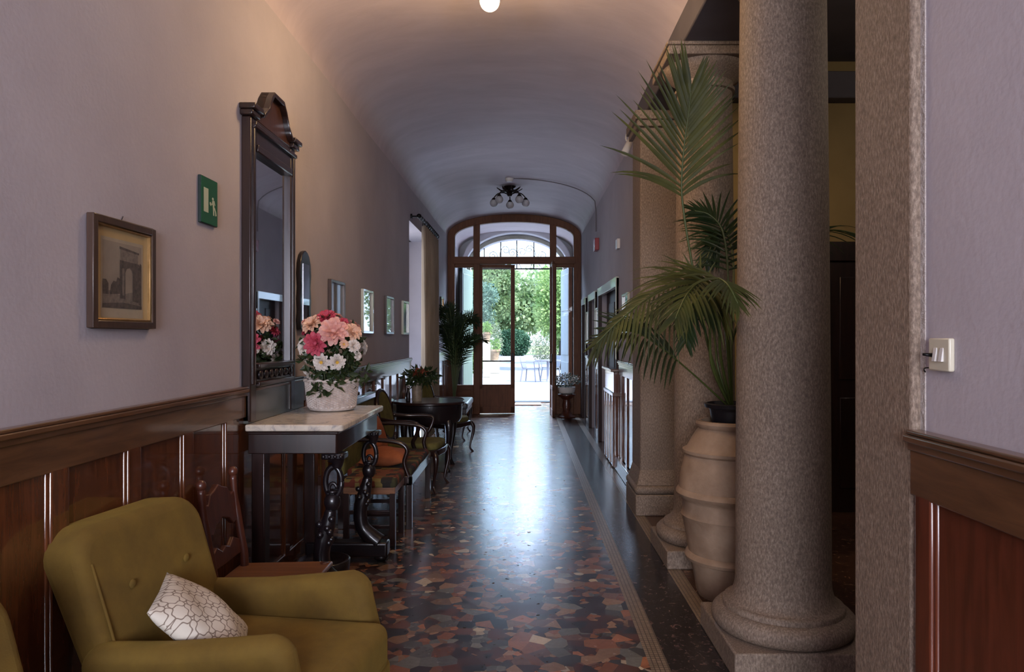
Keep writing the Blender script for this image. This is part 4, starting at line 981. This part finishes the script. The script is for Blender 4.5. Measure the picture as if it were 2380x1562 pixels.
PP = thing('potted_palm', 'tall potted kentia palm standing in the terracotta jar', 'palm', (JX, JY, .9))
MB().lathe([(0, .905), (.10, .905), (.125, 1.05), (.15, 1.055), (.155, 1.075), (.14, 1.08), (.12, 1.03), (0, 1.03)], (JX, JY, 0), 24).build('nursery_pot', BLACKPLASTIC, PP, smooth='auto')
MB().lathe([(0, 1.03), (.118, 1.03), (.118, 1.035), (0, 1.04)], (JX, JY, 0), 20).build('soil', SOIL, PP)
prf = lambda q: (.55+.45*math.sin(PI*min(1, q*1.25+.12)))*(1-.45*q**3)
base = Vector((JX, JY, 1.04))
# tall upright frond
frond(PP, [base, at(1662, 860, 4.08), at(1632, 740, 4.0), at(1606, 600, 3.95), at(1590, 500, 3.92), at(1584, 430, 3.9), at(1590, 340, 3.88), at(1600, 265, 3.86), at(1606, 215, 3.85)], 22, .50,
      lambda q: (1.0-.52*q)*(.75+.25*min(1, q*6)), (.1, -1, .1), PALM, lambda q: .1+.55*max(0, 1-q*6), .0155, .58, (50, 14), (.95, 1.12), (.009, .003))
# arching to the left, leaflets hanging
frond(PP, [base, at(1655, 850, 4.0), at(1648, 740, 3.9), at(1625, 668, 3.8), at(1580, 655, 3.72), at(1510, 690, 3.66), at(1440, 745, 3.6), at(1385, 800, 3.58)], 30, .47, prf, (-.25, -.75, .65), PALM, 1.3, .0105, .40, (60, 20), (.6, 1.0), (.010, .003))
# toward the viewer, over the jar
frond(PP, [base, at(1675, 830, 3.95), at(1670, 720, 3.75), at(1640, 655, 3.55), at(1600, 680, 3.35), at(1570, 740, 3.22)], 24, .42, prf, (-.1, -.7, .7), PALM, 1.0, .010, .42, (62, 25), (1, 1), (.010, .003))
# to the right, in front of the near column
frond(PP, [base, at(1690, 800, 3.9), at(1680, 700, 3.5), at(1665, 650, 3.2), at(1690, 660, 3.02), at(1715, 705, 2.96)], 22, .32, prf, (.2, -.75, .65), PALM, .8, .009, .45, (60, 25), (1, .8), (.009, .003))
# low left frond with bare stem
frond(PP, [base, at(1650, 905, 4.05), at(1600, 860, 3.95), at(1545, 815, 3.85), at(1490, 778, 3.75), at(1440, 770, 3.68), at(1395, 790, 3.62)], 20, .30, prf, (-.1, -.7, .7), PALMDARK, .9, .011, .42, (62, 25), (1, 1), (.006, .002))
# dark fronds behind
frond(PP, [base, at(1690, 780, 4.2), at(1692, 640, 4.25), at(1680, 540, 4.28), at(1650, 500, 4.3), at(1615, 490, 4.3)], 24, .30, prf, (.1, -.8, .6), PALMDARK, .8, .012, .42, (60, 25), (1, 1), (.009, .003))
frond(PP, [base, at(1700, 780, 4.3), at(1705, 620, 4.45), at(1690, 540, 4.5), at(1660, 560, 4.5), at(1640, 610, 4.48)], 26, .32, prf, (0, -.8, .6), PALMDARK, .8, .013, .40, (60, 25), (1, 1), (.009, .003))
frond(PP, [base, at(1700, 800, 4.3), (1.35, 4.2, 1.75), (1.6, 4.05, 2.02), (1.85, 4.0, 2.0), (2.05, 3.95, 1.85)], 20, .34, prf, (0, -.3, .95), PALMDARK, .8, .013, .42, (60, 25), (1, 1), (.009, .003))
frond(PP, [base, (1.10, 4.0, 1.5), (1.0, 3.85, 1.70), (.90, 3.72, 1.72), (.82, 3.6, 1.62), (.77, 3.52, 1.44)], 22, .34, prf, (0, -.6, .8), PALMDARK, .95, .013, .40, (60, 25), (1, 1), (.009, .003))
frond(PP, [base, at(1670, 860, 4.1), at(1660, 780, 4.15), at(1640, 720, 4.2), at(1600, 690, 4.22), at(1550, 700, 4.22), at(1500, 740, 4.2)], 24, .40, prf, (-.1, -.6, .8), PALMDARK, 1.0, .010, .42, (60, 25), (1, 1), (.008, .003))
# the far potted palm
px_, py_ = -1.20, 12.2
FP = thing('potted_palm', 'dark bushy potted palm beside the glazed end door', 'palm', (px_, py_, 0))
MB().lathe([(0, 0), (.14, 0), (.17, .3), (.19, .34), (.18, .36), (.16, .33), (0, .32)], (px_, py_, 0), 28).build('pot', EBONY, FP, smooth='auto')
for k in range(24):
    a = k*2.4; hgt = .95+.6*((k*37) % 10)/10; out = .20+.16*((k*53) % 10)/10; d = Vector((math.cos(a), math.sin(a)*.8, 0))
    if d.x < 0: out *= .55
    o = Vector((px_, py_, .33))
    frond(FP, [o, o+d*out*.3+Vector((0, 0, hgt*.6)), o+d*out*.75+Vector((0, 0, hgt*.95)), o+d*out*1.2+Vector((0, 0, hgt*1.08)), o+d*out*1.6+Vector((0, 0, hgt*1.05))], 24, .27, prf, d*-.3+Vector((0, -.6, .7)), PALMDARK, .35, .012, .28, (60, 25), (1, 1), (.009, .003))
# bowl of white flowers on a wooden stand by the door
WF = thing('plant_stand', 'short turned wooden stand beside the open glazed door', 'stand', (.74, 13.25, 0))
MB().lathe([(0, 0), (.16, 0), (.17, .02), (.10, .06), (.06, .12), (.08, .22), (.06, .32), (.13, .38), (.16, .40), (.16, .42), (0, .42)], (.74, 13.25, 0), 28).build('turned_column', REDWOOD, WF, smooth='auto')
BP = thing('flower_bowl', 'white oval planter bowl of pale flowers on the wooden stand', 'planter', (.74, 13.25, .42))
MB().lathe([(0, 0), (.09, 0), (.14, .03), (.155, .09), (.16, .13), (.145, .13), (.13, .1), (0, .1)], (.74, 13.25, .42), 28).build('bowl', WHITEPL, BP, smooth='auto')
leafcloud((.74, 13.25, .66), (.24, .2, .13), 420, .05, shell=.1, asp=.2).build('foliage', leafmat('silver_leaf', rgb(60, 74, 64), rgb(100, 112, 104), .2), BP)
b = leafcloud((.74, 13.2, .70), (.22, .18, .11), 150, .03, shell=.3, asp=.5); b.build('blossoms', CREAM, BP)
# low wooden cabinet end standing between wainscot and first door
LC = thing('radiator_cover', 'low pale-topped wooden casing beside the first doorway', 'casing', (.98, 8.3, 0))
b = MB(); b.box(XR-.075, XR-.004, 8.02, 8.9, .02, 1.07); b.build('body', DADO, LC, .006)
b = MB(); b.box(XR-.11, XR-.004, 7.99, 8.95, 1.07, 1.10); b.box(XR-.09, XR-.004, 8.0, 8.93, .80, .84); b.build('ledge', DADORAIL, LC, .006)
for y0 in (8.03, 8.3, 8.57, 8.82): MB().box(XR-.088, XR-.07, y0, y0+.05, .03, .8).build('slat', DADO, LC, .004)

# ================================================================ GARDEN
struct(MB().box(-40, 40, YO+.3, 120, -.15, -.02).build('ground_terrace', PAVE))
struct(MB().box(-40, 40, 62, 120, -.02, .0).build('ground_lawn', noisy('lawn', rgb(130, 170, 90), rgb(170, 200, 120), 1, .9)))
def tree(x, y, zc, R, label, mat, n, sz, trunk=.16, group='garden trees behind the doorway', nb=7, cat='tree'):
    t_ = thing('garden_tree', label, cat, (x, y, 0), 0, group)
    b = MB(); random.seed(int(x*97+y*31))
    for k in range(nb):
        d = Vector((random.uniform(-1, 1), random.uniform(-1, 1), random.uniform(-1, 1)))
        d.normalize(); c = Vector((x, y, zc))+Vector((d.x*R[0], d.y*R[1], d.z*R[2]))*.55
        leafcloud(c, (R[0]*.55, R[1]*.55, R[2]*.5), n//nb, sz, b, .5, asp=.35)
    leafcloud((x, y, zc), (R[0]*.7, R[1]*.7, R[2]*.75), n//4, sz, b, .3, asp=.35)
    b.build('crown', mat, t_)
    b = MB(); b.tube([(x, y, 0), (x+.1, y, zc*.4), (x-.05, y, zc)], [trunk, trunk*.8, trunk*.3], 8)
    for k in range(5): a = k*1.3; b.tube([(x, y, zc*.5), (x+R[0]*.5*math.cos(a), y+R[1]*.5*math.sin(a), zc+R[2]*.2)], [trunk*.4, trunk*.1], 5)
    b.build('trunk', BARK, t_); return t_
tree(1.55, 33, 2.9, (1.75, 1.6, 2.2), 'bright green leafy tree right of the open door, sunlit', TREE_L, 9000, .16)
tree(3.4, 40, 4.2, (2.6, 2.2, 3.2), 'tall pale green tree farther right behind the terrace chairs', TREE_M, 7000, .2)
tree(-2.4, 38, 3.9, (2.1, 2, 1.7), 'dark green tree with low boughs seen through the left leaf', TREE_M, 8000, .2)
tree(-2.9, 31, 2.7, (1.9, 1.6, 1.3), 'blue-green shrubby tree left of the terrace path', TREE_D, 9000, .13)
tree(-1.9, 62, 4.4, (5.5, 3, 3.4), 'large hazy tree at the far end of the garden', TREE_M, 7000, .4)
tree(4.5, 75, 5.0, (7, 4, 4.5), 'distant broad tree behind the right side of the garden', TREE_M, 6000, .4)
tree(-6, 50, 4.5, (3.5, 2, 3.6), 'dark tree behind the left shutter at the garden edge', TREE_D, 4000, .3)
hd = leafcloud((-1.05, 58, .95), (1.45, .8, 1.1), 9000, .16, shell=.2, asp=.4)
tag(hd.build('clipped_hedge', HEDGE), 'clipped dark green hedge at the far end of the terrace', 'hedge')
def bush(x, y, R, label, mat, n=3000, sz=.12):
    tag(leafcloud((x, y, R[2]*.8), R, n, sz, shell=.2, asp=.35).build('garden_bush', mat), label, 'bush', 'bushes along the terrace')
bush(-2.55, 44, (1.2, .9, 1.5), 'pale feathery bush left of the clipped hedge', PALEBUSH)
bush(1.6, 45, (1.4, 1.0, 1.1), 'pale bush under the bright tree', PALEBUSH)
bush(-2.2, 30, (.55, .5, .45), 'low green bush at the foot of the stone pedestal', TREE_L, 1500, .08)
bush(3.2, 30, (.9, .8, .8), 'rounded bush behind the white terrace chairs', TREE_L, 2500)
bush(-4.6, 48, (1.5, 1, 1.7), 'pale bush behind the terracotta pots', PALEBUSH)
for (px, py0_, py1_, Y, wpx, lab) in ((1131, 796, 772, 27, 19, 'terracotta pot on the tall stone pedestal outside'), (1149, 838, 812, 30, 26, 'wide terracotta pot on the low stone block outside')):
    p = at(px, py0_, Y); h = (py0_-py1_)*Y/F; r_ = wpx/2*Y/F
    g = thing('garden_pot', lab, 'flower pot', p, 0, 'terracotta pots on the terrace')
    MB().lathe([(0, 0), (r_*.7, 0), (r_*.95, h*.8), (r_*1.08, h*.82), (r_*1.08, h), (r_*.9, h), (0, h*.9)], p, 20).build('pot', TERRA, g, smooth='auto')
    leafcloud(p+Vector((0, 0, h*1.35)), (r_*1.1, r_*1.1, h*.6), 240, .12, shell=.1, asp=.2).build('foliage', TREE_L, g)
    hh = p.z+.02
    tag(MB().box(p.x-r_*.9, p.x+r_*.9, p.y-r_*.9, p.y+r_*.9, -.02, p.z).build('stone_pedestal', noisy('garden_stone', rgb(170, 160, 140), rgb(200, 190, 170), 6, .9), bevel=.02), 'pale stone pedestal under the '+('upper' if py1_ < 800 else 'lower')+' terracotta pot', 'pedestal', 'stone pedestals on the terrace')
WP = plain('white_garden_plastic', rgb(110, 112, 124), .4)
def gchair(label, x, y, rz):
    c = thing('garden_chair', label, 'garden chair', (x, y, -.02), rz, 'white garden chairs on the terrace')
    b = MB(); b.box(-.22, .22, -.22, .22, .42, .45); b.build('seat', WP, c, .01, world=False)
    b = MB(); b.hexa([(-.22, .2, .45), (.22, .2, .45), (.22, .23, .45), (-.22, .23, .45), (-.2, .3, .84), (.2, .3, .84), (.2, .33, .84), (-.2, .33, .84)]); b.build('backrest', WP, c, .01, world=False)
    for x_ in (-.22, .22):
        for y_ in (-.22, .22): MB().tube([(x_*.95, y_*.95, .43), (x_*1.15, y_*1.2, 0)], .02, 6).build('leg', WP, c, world=False)
        MB().tube([(x_*1.1, .25, .65), (x_*1.12, -.2, .66), (x_*1.05, -.23, .43)], .018, 6).build('arm', WP, c, world=False)
    return c
g0 = gchair('white plastic garden chair standing nearest the open doorway', .16, 24.3, math.radians(70))
dup(g0, 'garden_chair', 'white plastic garden chair beside the garden table', 'garden chair', (.86, 25.2, -.02), math.radians(-60), 'white garden chairs on the terrace')
G = thing('garden_table', 'round white garden table between the plastic chairs', 'table', (.72, 24.0, -.02))
MB().lathe([(0, .70), (.42, .70), (.42, .73), (0, .73)], (.72, 24.0, -.02), 32).build('tabletop', WP, G, smooth='auto')
MB().lathe([(.25, 0), (.05, .04), (.035, .1), (.035, .7)], (.72, 24.0, -.02), 16).build('pedestal', WP, G, smooth=True)

# ================================================================ LIGHT
Wd = bpy.data.worlds.new('sky'); SC.world = Wd; Wd.use_nodes = True
bg = Wd.node_tree.nodes['Background']; bg.inputs['Color'].default_value = (.53, .71, 1.0, 1); bg.inputs['Strength'].default_value = 5.8
def light(name, typ, loc, rot, energy, color, **kw):
    l = bpy.data.lights.new(name, typ); l.energy = energy; l.color = color
    for k, v in kw.items(): setattr(l, k, v)
    o = bpy.data.objects.new(name, l); COL.objects.link(o); o.location = loc; o.rotation_euler = rot; return o
def aim(v): return Vector(v).to_track_quat('-Z', 'Y').to_euler()
light('sun', 'SUN', (0, 30, 20), aim((-.5, .35, -.8)), 10, (1, .96, .88), angle=.01)
# added fill lamps behind camera and above the doorway; daylight of the recess window
light('back_fill_light', 'AREA', (-.24, -4.02, 1.9), aim((-.3, 1, -.05)), 350, (.88, .88, 1.0), shape='RECTANGLE', size=1.9, size_y=2.0)  # added lamp in the unseen window, turned to fill the left wall
light('doorway_fill_light', 'AREA', (-.2, YO+1.8, 4.75), aim((0, -.75, -.7)), 2200, (.62, .74, 1.0), shape='RECTANGLE', size=3.0, size_y=1.5)  # added lamp outside, hidden above the arch, brightens vestibule and hall end
light('recess_daylight', 'AREA', (XL-.62, 10.0, 1.9), aim((1, .0, 0)), 22, (.85, .88, 1.0), shape='RECTANGLE', size=1.5, size_y=1.7)
light('near_lamp_light', 'POINT', (-.225, 4.30, 3.36), (0, 0, 0), 40, (1, .66, .32), shadow_soft_size=.2)
light('side_room_light', 'POINT', (3.0, 3.4, 3.2), (0, 0, 0), 26, (1, .85, .7), shadow_soft_size=.15)

# ================================================================ CAMERA
cam = bpy.data.cameras.new('camera'); co = bpy.data.objects.new('camera', cam); COL.objects.link(co)
co.location = (0, 0, H); co.rotation_euler = (PI/2, 0, 0)
cam.sensor_fit = 'HORIZONTAL'; cam.sensor_width = 36; cam.lens = F/2380*36
cam.shift_x = -32/2380; cam.shift_y = 3/2380; cam.clip_start = .05; cam.clip_end = 400
SC.camera = co
SC.view_settings.view_transform = 'Standard'; SC.view_settings.look = 'None'; SC.view_settings.gamma = 1; SC.view_settings.exposure = 0
SC.view_settings.use_curve_mapping = False
try:
    SC.cycles.use_denoising = True; SC.cycles.max_bounces = 7; SC.cycles.use_adaptive_sampling = True; SC.cycles.adaptive_threshold = .015; SC.cycles.transparent_max_bounces = 12; SC.cycles.sample_clamp_indirect = 6
except Exception: pass
